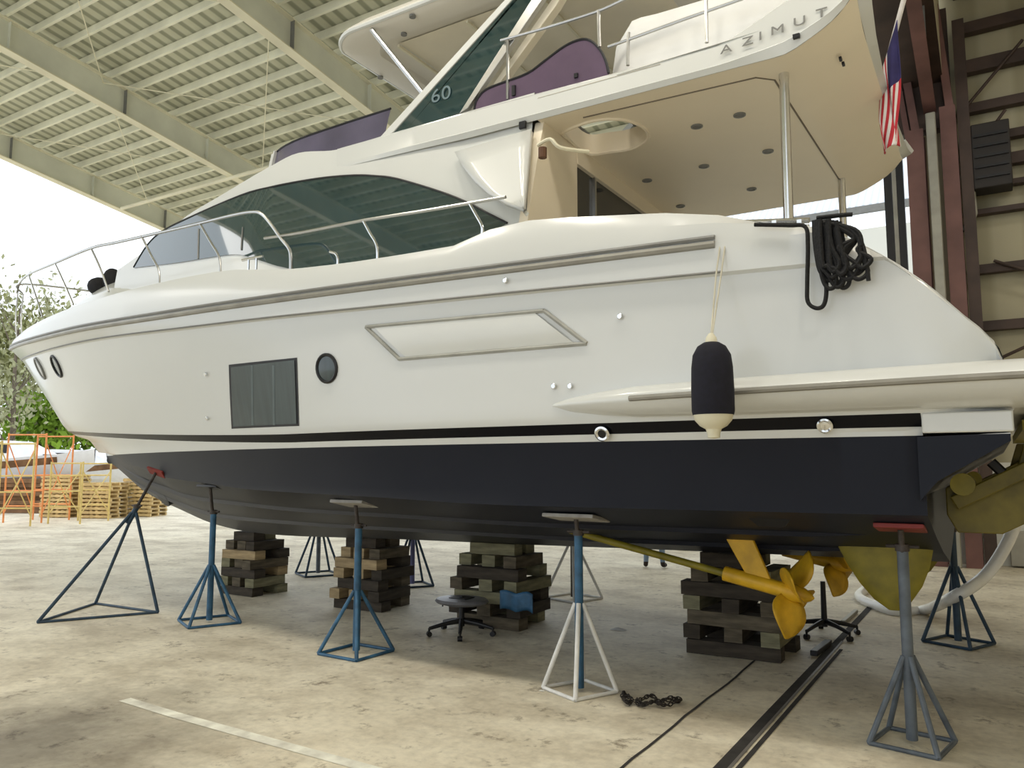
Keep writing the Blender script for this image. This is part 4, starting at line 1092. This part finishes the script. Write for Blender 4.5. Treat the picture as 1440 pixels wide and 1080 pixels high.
# pieces lying along the floor channel
p = atZ(1195, 872); m = MB(); m.bar(p + Vector((-0.02, -0.35, 0.03)), p + Vector((0.0, 0.5, 0.03)), 0.05, 0.04)
tag(m.build('grey_tool_bar', GALV, None, bevel=0.006), 'pale metal bar lying along the floor channel behind the propellers', 'bar')
p = atZ(1150, 915); m = MB(); m.bar(p + Vector((0.02, -0.3, 0.035)), p + Vector((0.05, 0.3, 0.035)), 0.07, 0.05)
tag(m.build('black_tool_bar', BLACK, None, bevel=0.006), 'black bar lying on the floor channel below the propellers', 'bar')
# ================================================================== THE SHED
fl = MB(); fl.add([(-120, -14, 0), (30, -14, 0), (30, 90, 0), (-120, 90, 0)], [(0, 1, 2, 3)]); struct(fl.build('floor', CONC, None, smooth=0))
jd = mat('floor_joint_dark', (0.035, 0.032, 0.03), 0.9, var=0.3, scale=8)
def mark(name, pts, w, mt, z):
    m = MB(); P_ = [Vector((x, y, 0)) for x, y in pts]; L_, R_ = [], []
    for i, p in enumerate(P_):
        d = (P_[min(i + 1, len(P_) - 1)] - P_[max(i - 1, 0)]).normalized(); s = Vector((-d.y, d.x, 0)) * w / 2
        L_.append(p + s + Vector((0, 0, z))); R_.append(p - s + Vector((0, 0, z)))
    m.grid([L_, R_]); return struct(m.build(name, mt, None, smooth=0))
mark('trim_1', [(-1.52, 2), (-1.51, 6), (-1.48, 11.6)], 0.075, jd, 0.004)
mark('trim_2', [(-1.425, 2), (-1.405, 8.6)], 0.035, jd, 0.004)
rn = random.Random(2)
mark('trim_3', [(-2.02 + rn.uniform(-.012, .012), 3 + 0.25 * i) for i in range(20)], 0.022, jd, 0.004)
mark('trim_4', [(-1.468 , 2), (-1.455, 9)], 0.022, mat('channel_steel', (0.16, 0.15, 0.14), 0.5), 0.006)
mark('trim_5', [(-5.9, 3.86), (-5.2, 3.82), (-4.4, 3.80), (-3.0, 3.77)], 0.10, mat('worn_line_paint', (0.80, 0.76, 0.65), 0.8, var=0.35, scale=5), 0.003)
ZR, SL = 11.2, 0.146
RIDGE = -7.0
def zr(y): return ZR - SL * y if y > RIDGE else ZR - SL * RIDGE + SL * (y - RIDGE)
YE0, YE1 = -17.0, 17.3
FRX = (-21.4, -16.45, -11.1, -5.9, -0.7)
for i, X in enumerate(FRX):
    m = MB(); dp = 0.62
    yy = [YE0 + (YE1 - YE0) * k / 10 for k in range(11)] + [RIDGE]
    yy.sort()
    for a, b in zip(yy, yy[1:]):
        m.add([(X + sx * 0.012, y, zr(y) + dz) for sx in (-1, 1) for y, dz in ((a, 0.02), (b, 0.02), (b, dp), (a, dp))], [(0, 1, 2, 3), (4, 7, 6, 5)])
    struct(m.build('rafter_web', RAFT if X < -1 else COLD, None, smooth=0))
    for dz in (0, dp):
        f = MB()
        for ya, yb in ((YE0, RIDGE), (RIDGE, YE1)):
            f.prism([(X - 0.11, ya, zr(ya) + dz - 0.012), (X + 0.11, ya, zr(ya) + dz - 0.012), (X + 0.11, ya, zr(ya) + dz + 0.012), (X - 0.11, ya, zr(ya) + dz + 0.012)], (0, yb - ya, zr(yb) - zr(ya)))
        struct(f.build('rafter_flange', RAFL if X < -1 else COLM, None, smooth=0))
    for y in (1.0, 4.0, 7.5, 10.0, 12.2, 14.5):
        st = MB(); st.box((X + 0.06, y, zr(y) + dp / 2), (0.10, 0.016, dp - 0.05)); struct(st.build('rafter_stiffener', DARKTRIM if y in (10.0, 14.5) else (RAFT if X < -1 else COLD), None, smooth=0))
zp = 0.62 + 0.03
y = YE0 + 0.2
while y < YE1 + 0.3:
    m = MB(); z = zr(y) + zp; XA, XB = -22.5, -0.5
    m.box(((XA + XB) / 2, y, z + 0.006), (XB - XA, 0.055, 0.012)); m.box(((XA + XB) / 2, y + 0.03, z + 0.10), (XB - XA, 0.008, 0.20)); m.box(((XA + XB) / 2, y + 0.055, z + 0.20), (XB - XA, 0.055, 0.01))
    struct(m.build('roof_purlin', PURL, None, smooth=0)); y += 0.55
rf = MB()
for dz in (0.23, 0.28):
    for ya, yb in ((YE0, RIDGE), (RIDGE, YE1 + .6)): rf.add([(-22.6, ya, zr(ya) + zp + dz), (-0.45, ya, zr(ya) + zp + dz), (-0.45, yb, zr(yb) + zp + dz), (-22.6, yb, zr(yb) + zp + dz)], [(0, 1, 2, 3)])
struct(rf.build('ceiling', ROOFM, None, smooth=0))
w = MB(); w.box((3.8, 0.3, 14.2), (8.6, 35, 0.2)); struct(w.build('ceiling_high_bay', WALLM2, None, smooth=0))
w = MB(); w.prism([(-0.5, YE0, zr(YE0) + 0.6), (-0.5, RIDGE, zr(RIDGE) + 0.6), (-0.5, YE1, zr(YE1) + 0.6), (-0.5, YE1, 14.2), (-0.5, YE0, 14.2)], (0.05, 0, 0)); struct(w.build('wall_header', WALLM2, None, smooth=0))
w = MB(); w.add([(8.0, -17, 0), (8.0, 17.45, 0), (8.0, 17.45, 14.2), (8.0, -17, 14.2)], [(0, 1, 2, 3)]); struct(w.build('wall_right', WALLM2, None, smooth=0))  # unseen end wall, added to dim and warm the light at the stern
el = MB(); el.prism([(-1.75, RIDGE, zr(RIDGE) + 0.60), (-1.75, YE1, zr(YE1) + 0.60), (-1.75, YE1, zr(YE1) + 0.58), (-1.75, RIDGE, zr(RIDGE) + 0.58)], (1.3, 0, 0)); struct(el.build('eave_lining', COLD, None, smooth=0))
# brace rods, sprinkler pipe
for i in range(2):
    X0, X1 = FRX[i], FRX[i + 1]
    for y0, y1 in ((5.0, 9.5), (9.5, 14.0)):
        for a, b in (((X0, y0), (X1, y1)), ((X0, y1), (X1, y0))):
            m = MB(); m.tube([(a[0], a[1], zr(a[1]) + 0.5), (b[0], b[1], zr(b[1]) + 0.5)], 0.012, 6); struct(m.build('brace_rod', RAFL, None))
q1, q2 = atX(178, 272, -21.1), None
yq = 13.0
m = MB(); m.tube([(-21.2, yq, zr(yq) - 0.02), (-14.0, yq, zr(yq) - 0.05)], 0.05, 10)
sp_ = m.build('ceiling_pipe', RAFL, None); struct(sp_)
# far columns and wall panels right of the corner
def hcol(X, Y, z1, w, d, mt, name):
    m = MB(); m.box((X, Y - d / 2, z1 / 2), (w, 0.02, z1)); m.box((X, Y + d / 2, z1 / 2), (w, 0.02, z1)); m.box((X, Y, z1 / 2), (0.014, d, z1))
    return struct(m.build(name, mt, None, smooth=0))
for X in (-21.4, -16.45, -11.1, -5.9): hcol(X, 17.1, zr(17.1), 0.26, 0.4, RAFT, 'shed_column')
hcol(-0.98, 16.9, 8.35, 0.31, 0.5, COLM, 'shed_column')
hcol(-0.40, 16.9, 8.7, 0.27, 0.5, COLM, 'shed_column')
m = MB(); m.box((-0.685, 16.60, 4.3), (0.17, 0.12, 8.6)); struct(m.build('downspout', GALV, None, bevel=0.02))
for X, w, mt in ((-1.30, 0.13, BLACK), (-1.40, 0.08, GALV), (-1.52, 0.14, BLACK)):
    m = MB(); m.box((X, 17.0, 4.2), (w, 0.15, 8.4)); struct(m.build('door_jamb_post', mt, None))
m = MB(); m.box((-1.20, 16.95, 9.2), (0.10, 0.3, 2.0), Euler((0, -0.10, 0)).to_matrix()); struct(m.build('knee_brace', COLM, None))
m = MB(); m.box((-0.80, 17.05, 9.6), (0.95, 0.3, 2.4)); struct(m.build('knee_plate', COLD, None))
for X, rot in ((-1.08, 0.10), (-0.42, 0.07)):
    m = MB(); m.box((X, 16.7, 9.55), (0.14, 0.06, 2.5), Euler((0, -rot, 0)).to_matrix()); struct(m.build('knee_flange', COLM, None))
m = MB(); m.box((-0.14, 16.95, 5.2), (0.20, 0.5, 10.4)); struct(m.build('shed_column', COLD, None))
WY = 17.45
w = MB(); w.add([(-0.9, WY, 0), (8.0, WY, 0), (8.0, WY, 14.2), (-0.9, WY, 14.2)], [(0, 1, 2, 3)]); struct(w.build('wall_far', WALLM, None, smooth=0))
w = MB(); w.box((3.45, WY - 0.04, 0.95), (8.5, 0.05, 1.9)); struct(w.build('wall_far_lower', BWALL, None))
for z, h in ((11.3, 0.24), (10.45, 0.22), (9.65, 0.26), (8.80, 0.18), (8.15, 0.16), (7.66, 0.22), (7.2, 0.10), (6.70, 0.10), (5.58, 0.17), (4.48, 0.18), (3.36, 0.18), (3.12, 0.2)):
    m = MB(); m.box((3.9, WY - 0.13, z), (8.2, 0.2, h)); struct(m.build('wall_girt', COLD, None))
for x0, z0, x1, z1 in ((-0.1, 8.8, 0.9, 9.9), (-0.2, 7.6, 0.55, 8.6), (-0.1, 3.7, 1.0, 4.2), (0.2, 5.7, 1.2, 5.2)):
    m = MB(); m.tube([(x0, WY - 0.28, z0), (x1, WY - 0.28, z1)], 0.03, 8); struct(m.build('wall_brace', COLD, None))
MBc = MB(); cp = [atY(u, v, 16.9) for u, v in ((1364, 205), (1365, 240), (1371, 300), (1369, 306), (1347, 330), (1346, 345), (1352, 450))]
MBc.tube(cp, 0.048, 10); struct(MBc.build('conduit', GALV, None))
HEAT = mat('dark_heater', (0.022, 0.018, 0.016), 0.6)
uh = thing('unit_heater', 'dark boxed unit mounted high on the far wall beside the column', 'heater', (0.25, 17.0, 7.0))
MB().box((0.27, 16.95, 7.62), (0.62, 0.5, 1.25)).build('housing', HEAT, uh, bevel=0.02)
for k in range(5): MB().box((0.27, 16.68, 7.2 + 0.2 * k), (0.54, 0.04, 0.05)).build('louvre', BLACK, uh)
MB().box((0.27, 17.18, 8.1), (0.1, 0.2, 0.1)).build('mounting_bracket', COLD, uh)
m = MB(); m.box((0.33, WY - 0.2, 0.34), (0.34, 0.25, 0.62)); 
tag(m.build('wall_cabinet', GALV, None, bevel=0.01), 'low grey cabinet against the white wall base behind the hose', 'cabinet')
# ================================================================== OUTSIDE
nb = thing('neighbour_building', 'white corrugated building with a dark gutter across the yard', 'building', (-8, 31, 0))
MB().box((-8, 33, 5.3), (22, 4, 10.6)).build('wall', BWALL, nb)
m = MB(); m.box((-8, 30.9, 11.3), (22.4, 0.2, 0.25)); m.build('gutter', DARKTRIM, nb)
m = MB(); m.prism([(-19.2, 30.95, 11.5), (-19.2, 35.5, 15.0), (-19.2, 35.5, 14.8), (-19.2, 30.95, 11.3)], (22.4, 0, 0)); m.build('roof', FASC, nb)
# parked white car seen under the keel
car = thing('car', 'white car parked in the yard beyond the yacht', 'car', (-12.6, 22.6, 0))
prof = [(-2.2, 0.45), (-2.15, 0.85), (-1.2, 0.98), (-0.6, 1.42), (0.9, 1.45), (1.7, 1.0), (2.2, 0.92), (2.25, 0.45), (1.85, 0.38), (1.75, 0.62), (1.35, 0.70), (0.98, 0.62), (0.9, 0.32), (-0.9, 0.32), (-1.0, 0.62), (-1.35, 0.70), (-1.72, 0.62), (-1.8, 0.38)]
MB().prism([(-12.6 + x, 21.8, z) for x, z in prof], (0, 1.65, 0)).build('body', CARP, car, bevel=0.05)
for x in (-1.36, 1.36):
    for yy in (21.85, 23.4): MB().lathe([(0.10, -0.1), (0.31, -0.1), (0.33, -0.07), (0.33, 0.07), (0.31, 0.1), (0.1, 0.1)], (-12.6 + x, yy, 0.33), 20, Matrix.Rotation(PI / 2, 3, 'X')).build('wheel', BLACK, car)
MB().prism([(-12.6 + x, 21.78, z) for x, z in ((-0.95, 1.0), (-0.52, 1.36), (0.85, 1.38), (1.4, 1.02))], (0, 0.03, 0)).build('side_window', GLASS, car)
# scaffold frames standing in the yard at the left
def scaffold(label, u, d, mt, rz, w=1.3, h=2.1, feet=True):
    c = ground(u, d); t = thing('scaffold_frame', label, 'scaffold', c, 'scaffold frames in the yard')
    R = Matrix.Rotation(rz, 3, 'Z')
    L_ = lambda x, y, z: c + R @ Vector((x, y, z))
    for y in (-0.75, 0.75):
        for x in (-w / 2, w / 2): MB().tube([L_(x, y, 0), L_(x, y, h)], 0.03, 8).build('upright', mt, t)
        for z in (0.55, 1.05, 1.55, h - 0.05): MB().tube([L_(-w / 2, y, z), L_(w / 2, y, z)], 0.024, 8).build('rung', mt, t)
    for x in (-w / 2, w / 2):
        MB().tube([L_(x, -0.75, 0.3), L_(x, 0.75, h - 0.3)], 0.018, 6).build('cross_brace', mt, t); MB().tube([L_(x, 0.75, 0.3), L_(x, -0.75, h - 0.3)], 0.018, 6).build('cross_brace', mt, t)
    return t
scaffold('orange scaffold frame in the middle of the yard scaffolds', 64, 27, ORANGE, 0.5, 1.3, 2.95)
scaffold('yellow scaffold frame at the outer end of the yard scaffolds', 6, 24, YELLOW, 0.5, 1.2, 2.6)
scaffold('yellow scaffold frame beside the pallet stacks, lower than the others', 122, 26.5, YELLOW, 0.45, 1.1, 2.0)
# pallet stacks
pm = MB()
for y in (-0.5, 0, 0.5): pm.box((0, y, 0.07), (1.2, 0.09, 0.09))
for k in range(6): pm.box((-0.54 + k * 0.216, 0, 0.125), (0.10, 1.05, 0.02)); pm.box((-0.54 + k * 0.216, 0, 0.015), (0.10, 1.05, 0.02)) if k in (0, 2, 3, 5) else None
pal0 = pm.build('pallet', PALLET, None, smooth=0)
first = True; rnd = random.Random(9)
for si, (u, d, n, nm) in enumerate(((102, 29.5, 11, 'outer'), (156, 29, 9, 'inner'), (212, 30, 10, 'last'))):
    c = ground(u, d)
    for k in range(n):
        o = pal0 if first else pal0.copy()
        if not first: COL.objects.link(o)
        first = False
        o.location = (c.x + rnd.uniform(-.04, .04), c.y + rnd.uniform(-.04, .04), 0.142 * k); o.rotation_euler = (0, 0, 0.4 + rnd.uniform(-.05, .05))
        lay = 'topmost' if k == n - 1 else ('bottom' if k == 0 else 'level %d' % (k + 1))
        tag(o, 'yellowish wooden pallet, %s of the %s stack in the yard' % (lay, nm), 'pallet', 'stacked pallets in the yard')
# brown lumber behind the scaffold
c = ground(28, 32); k = 0
for row in range(8):
    for j in range(4):
        m = MB(); a = Vector((c.x - 1.9 + rnd.uniform(-.3, .3), c.y - 0.8 + j * 0.42, 0.09 + row * 0.17)); b = a + Vector((3.2 + rnd.uniform(-.4, .4), 1.4, 0)); m.bar(a, b, 0.34, 0.16)
        o = m.build('lumber_beam', LUMB, None, smooth=0)
        tag(o, 'rough brown beam in the lumber heap behind the yard scaffolds', 'lumber', 'brown beams of the lumber heap')
# laid-up cruisers
def cruiser(label, u, d, rz, s):
    c = ground(u, d); t = thing('laid_up_boat', label, 'boat', c, 'laid-up boats in the yard'); R = Matrix.Rotation(rz, 3, 'Z')
    L_ = lambda x, y, z: c + R @ Vector((x * s, y * s, z * s))
    rows_ = []
    for x, b, zk, zd in ((-4, 1.3, 1.2, 2.1), (-2, 1.45, 1.0, 2.15), (1, 1.4, 0.95, 2.3), (3, 0.9, 1.1, 2.5), (4.2, 0.05, 2.0, 2.75)):
        rows_.append([L_(x, -b, zd), L_(x, -b * .85, zk + 0.5), L_(x, 0, zk), L_(x, b * .85, zk + 0.5), L_(x, b, zd), L_(x, 0, zd + 0.05)])
    m = MB(); m.grid(rows_, closed=True); m.add(rows_[0], [tuple(range(6))]); m.build('hull', WRAP, t, smooth=40)
    rows_ = []
    for x, b, z0, z1 in ((-3, 1.0, 2.1, 3.0), (-1, 1.1, 2.15, 3.15), (0.8, 1.0, 2.25, 3.1), (2.2, 0.7, 2.4, 2.5)):
        rows_.append([L_(x, -b, z0), L_(x, -b * .85, z1), L_(x, b * .85, z1), L_(x, b, z0)])
    m = MB(); m.grid(rows_); m.add(rows_[0], [(0, 1, 2, 3)]); m.build('cabin', WRAP, t, smooth=30)
    rr = [[r[0].lerp(r[1], 0.35) + R @ Vector((0, -0.02, 0)), r[0].lerp(r[1], 0.8) + R @ Vector((0, -0.02, 0))] for r in rows_[:3]]
    m = MB(); m.grid(rr); m.build('cabin_window', BLACK, t)
    st_ = [(-4, 1.3, 1.2, 2.1), (-2, 1.45, 1.0, 2.15), (1, 1.4, 0.95, 2.3), (3, 0.9, 1.1, 2.5)]
    m = MB(); m.grid([[L_(x, -b * .99 - .02, zd - 0.12), L_(x, -b * .93 - .02, zd - 0.12 - 0.30)] for x, b, zk, zd in st_]); m.build('hull_stripe', LUMB, t)
    for x in (-2.5, 1.5): MB().bar(L_(x, 0, 0), L_(x, 0, 1.1), 0.5 * s, 0.3 * s).build('cradle_block', LUMB, t)
cruiser('white laid-up cruiser in the yard behind the outer scaffold', 10, 34, 0.55, 0.95)
cruiser('white laid-up boat in the yard behind the pallet stacks', 118, 38, 0.45, 0.85)
# trees beyond the yard
def tree_proto(name, lm, seed, H_=9.0, W_=3.0, n=2600, sparse=0.5, ls=0.20):
    rnd = random.Random(seed); t = thing(name, 'tree', 'tree', (0, 0, 0), 'trees beyond the yard')
    tm = MB(); tm.tube([(0, 0, 0), (0.1, 0, H_ * .35), (-0.1, 0.1, H_ * .65), (0.05, 0, H_ * .95)], [0.18, 0.14, 0.09, 0.03], 8)
    tips = []
    for k in range(12):
        a = rnd.uniform(0, 2 * PI); z = H_ * rnd.uniform(0.25, 0.85); r = W_ * rnd.uniform(0.5, 1.0) * (1 - 0.5 * z / H_)
        e = Vector((r * math.cos(a), r * math.sin(a), z + H_ * 0.16)); tm.tube([(0, 0, z), (e.x * .5, e.y * .5, z + H_ * .06), e], [0.06, 0.04, 0.015], 5); tips.append(e)
    tm.build('trunk', BARK, t)
    fm_ = MB()
    cl = tips + [Vector((rnd.gauss(0, W_ * .4), rnd.gauss(0, W_ * .4), H_ * rnd.uniform(0.15, 1.0))) for _ in range(16)]
    for k in range(n):
        c = rnd.choice(cl); p = c + Vector((rnd.gauss(0, W_ * .24), rnd.gauss(0, W_ * .24), rnd.gauss(0, H_ * .085)))
        if p.z < 0.2: p.z = rnd.uniform(0.2, 1.5)
        R = Euler((rnd.uniform(0, PI), rnd.uniform(0, PI), rnd.uniform(0, PI))).to_matrix(); s = ls * rnd.uniform(0.6, 1.4)
        fm_.add([p + R @ Vector((-s, 0, 0)), p + R @ Vector((0, -s * .55, 0)), p + R @ Vector((s, 0, 0)), p + R @ Vector((0, s * .55, 0))], [(0, 1, 2, 3)])
    fm_.build('foliage', lm, t, smooth=0)
    return t
tA = tree_proto('bare_tree', LEAFC, 1, 11.5, 2.6, 1500, ls=0.17)
tB = tree_proto('olive_tree', LEAFA, 2, 11.0, 3.2, 3300)
tC = tree_proto('green_bush_tree', LEAFB, 3, 5.5, 2.6, 3200)
def place(pr, used, u, d, rz, label, s=1.0):
    c = ground(u, d)
    if not used[0]:
        used[0] = True; pr.location = c; pr.rotation_euler = (0, 0, rz); pr['label'] = label; pr.scale = (s, s, s)
    else: dup(pr, c, rz, label, (s, s, s))
uA, uB, uC = [0], [0], [0]
place(tB, uB, -45, 47, 0.0, 'olive-leaved tree standing farthest out past the yard scaffolds', 1.0)
place(tB, uB, 58, 62, 1.2, 'olive-leaved tree behind the bow rail, set farther back than its neighbours', 1.15)
place(tB, uB, 128, 50, 2.1, 'olive-leaved tree partly hidden by the foredeck of the yacht', 1.02)
place(tA, uA, 20, 41, 0.5, 'thin grey-green tree beside the tip of the bow', 0.95)
place(tC, uC, 76, 45, 0.0, 'bright green bushy tree above the laid-up boats by the stem', 1.0)
place(tC, uC, -95, 43, 3.1, 'bright green bushy tree at the outer side of the yard', 0.7)
place(tC, uC, 215, 46, 4.4, 'bright green bushy tree behind the last pallet stack', 0.9)
# ================================================================== LIGHT
wd = bpy.data.worlds.new('overcast'); bpy.context.scene.world = wd; wd.use_nodes = True
nt = wd.node_tree; bg = nt.nodes['Background']
bg.inputs['Color'].default_value = (0.91, 0.97, 1.03, 1); bg.inputs['Strength'].default_value = 1.55
sd_ = bpy.data.lights.new('sun', 'SUN'); sd_.energy = 0.7; sd_.angle = 0.6; sd_.color = (1.0, 0.96, 0.88)
so = bpy.data.objects.new('sun', sd_); COL.objects.link(so); so.rotation_euler = Euler((math.radians(52), 0, math.radians(-60)))
# warm unseen fill lamps, added under the roof to brighten the floor
for lx, ly in ((-8.5, 3.0), (-5.5, 3.0), (-2.5, 3.0), (0.6, 3.0), (3.4, 3.0), (2.6, -1.5), (4.5, 8.0), (4.5, 13.0)):
    ld = bpy.data.lights.new('fill_lamp', 'AREA'); ld.shape = 'DISK'; ld.size = 1.0; ld.energy = 130; ld.color = (1.0, 0.93, 0.80)
    lo_ = bpy.data.objects.new('fill_lamp', ld); COL.objects.link(lo_); lo_.location = (lx, ly, 10.6)
sc = bpy.context.scene
sc.view_settings.view_transform = 'Standard'
sc.view_settings.look = 'None'
sc.view_settings.exposure = 0.0
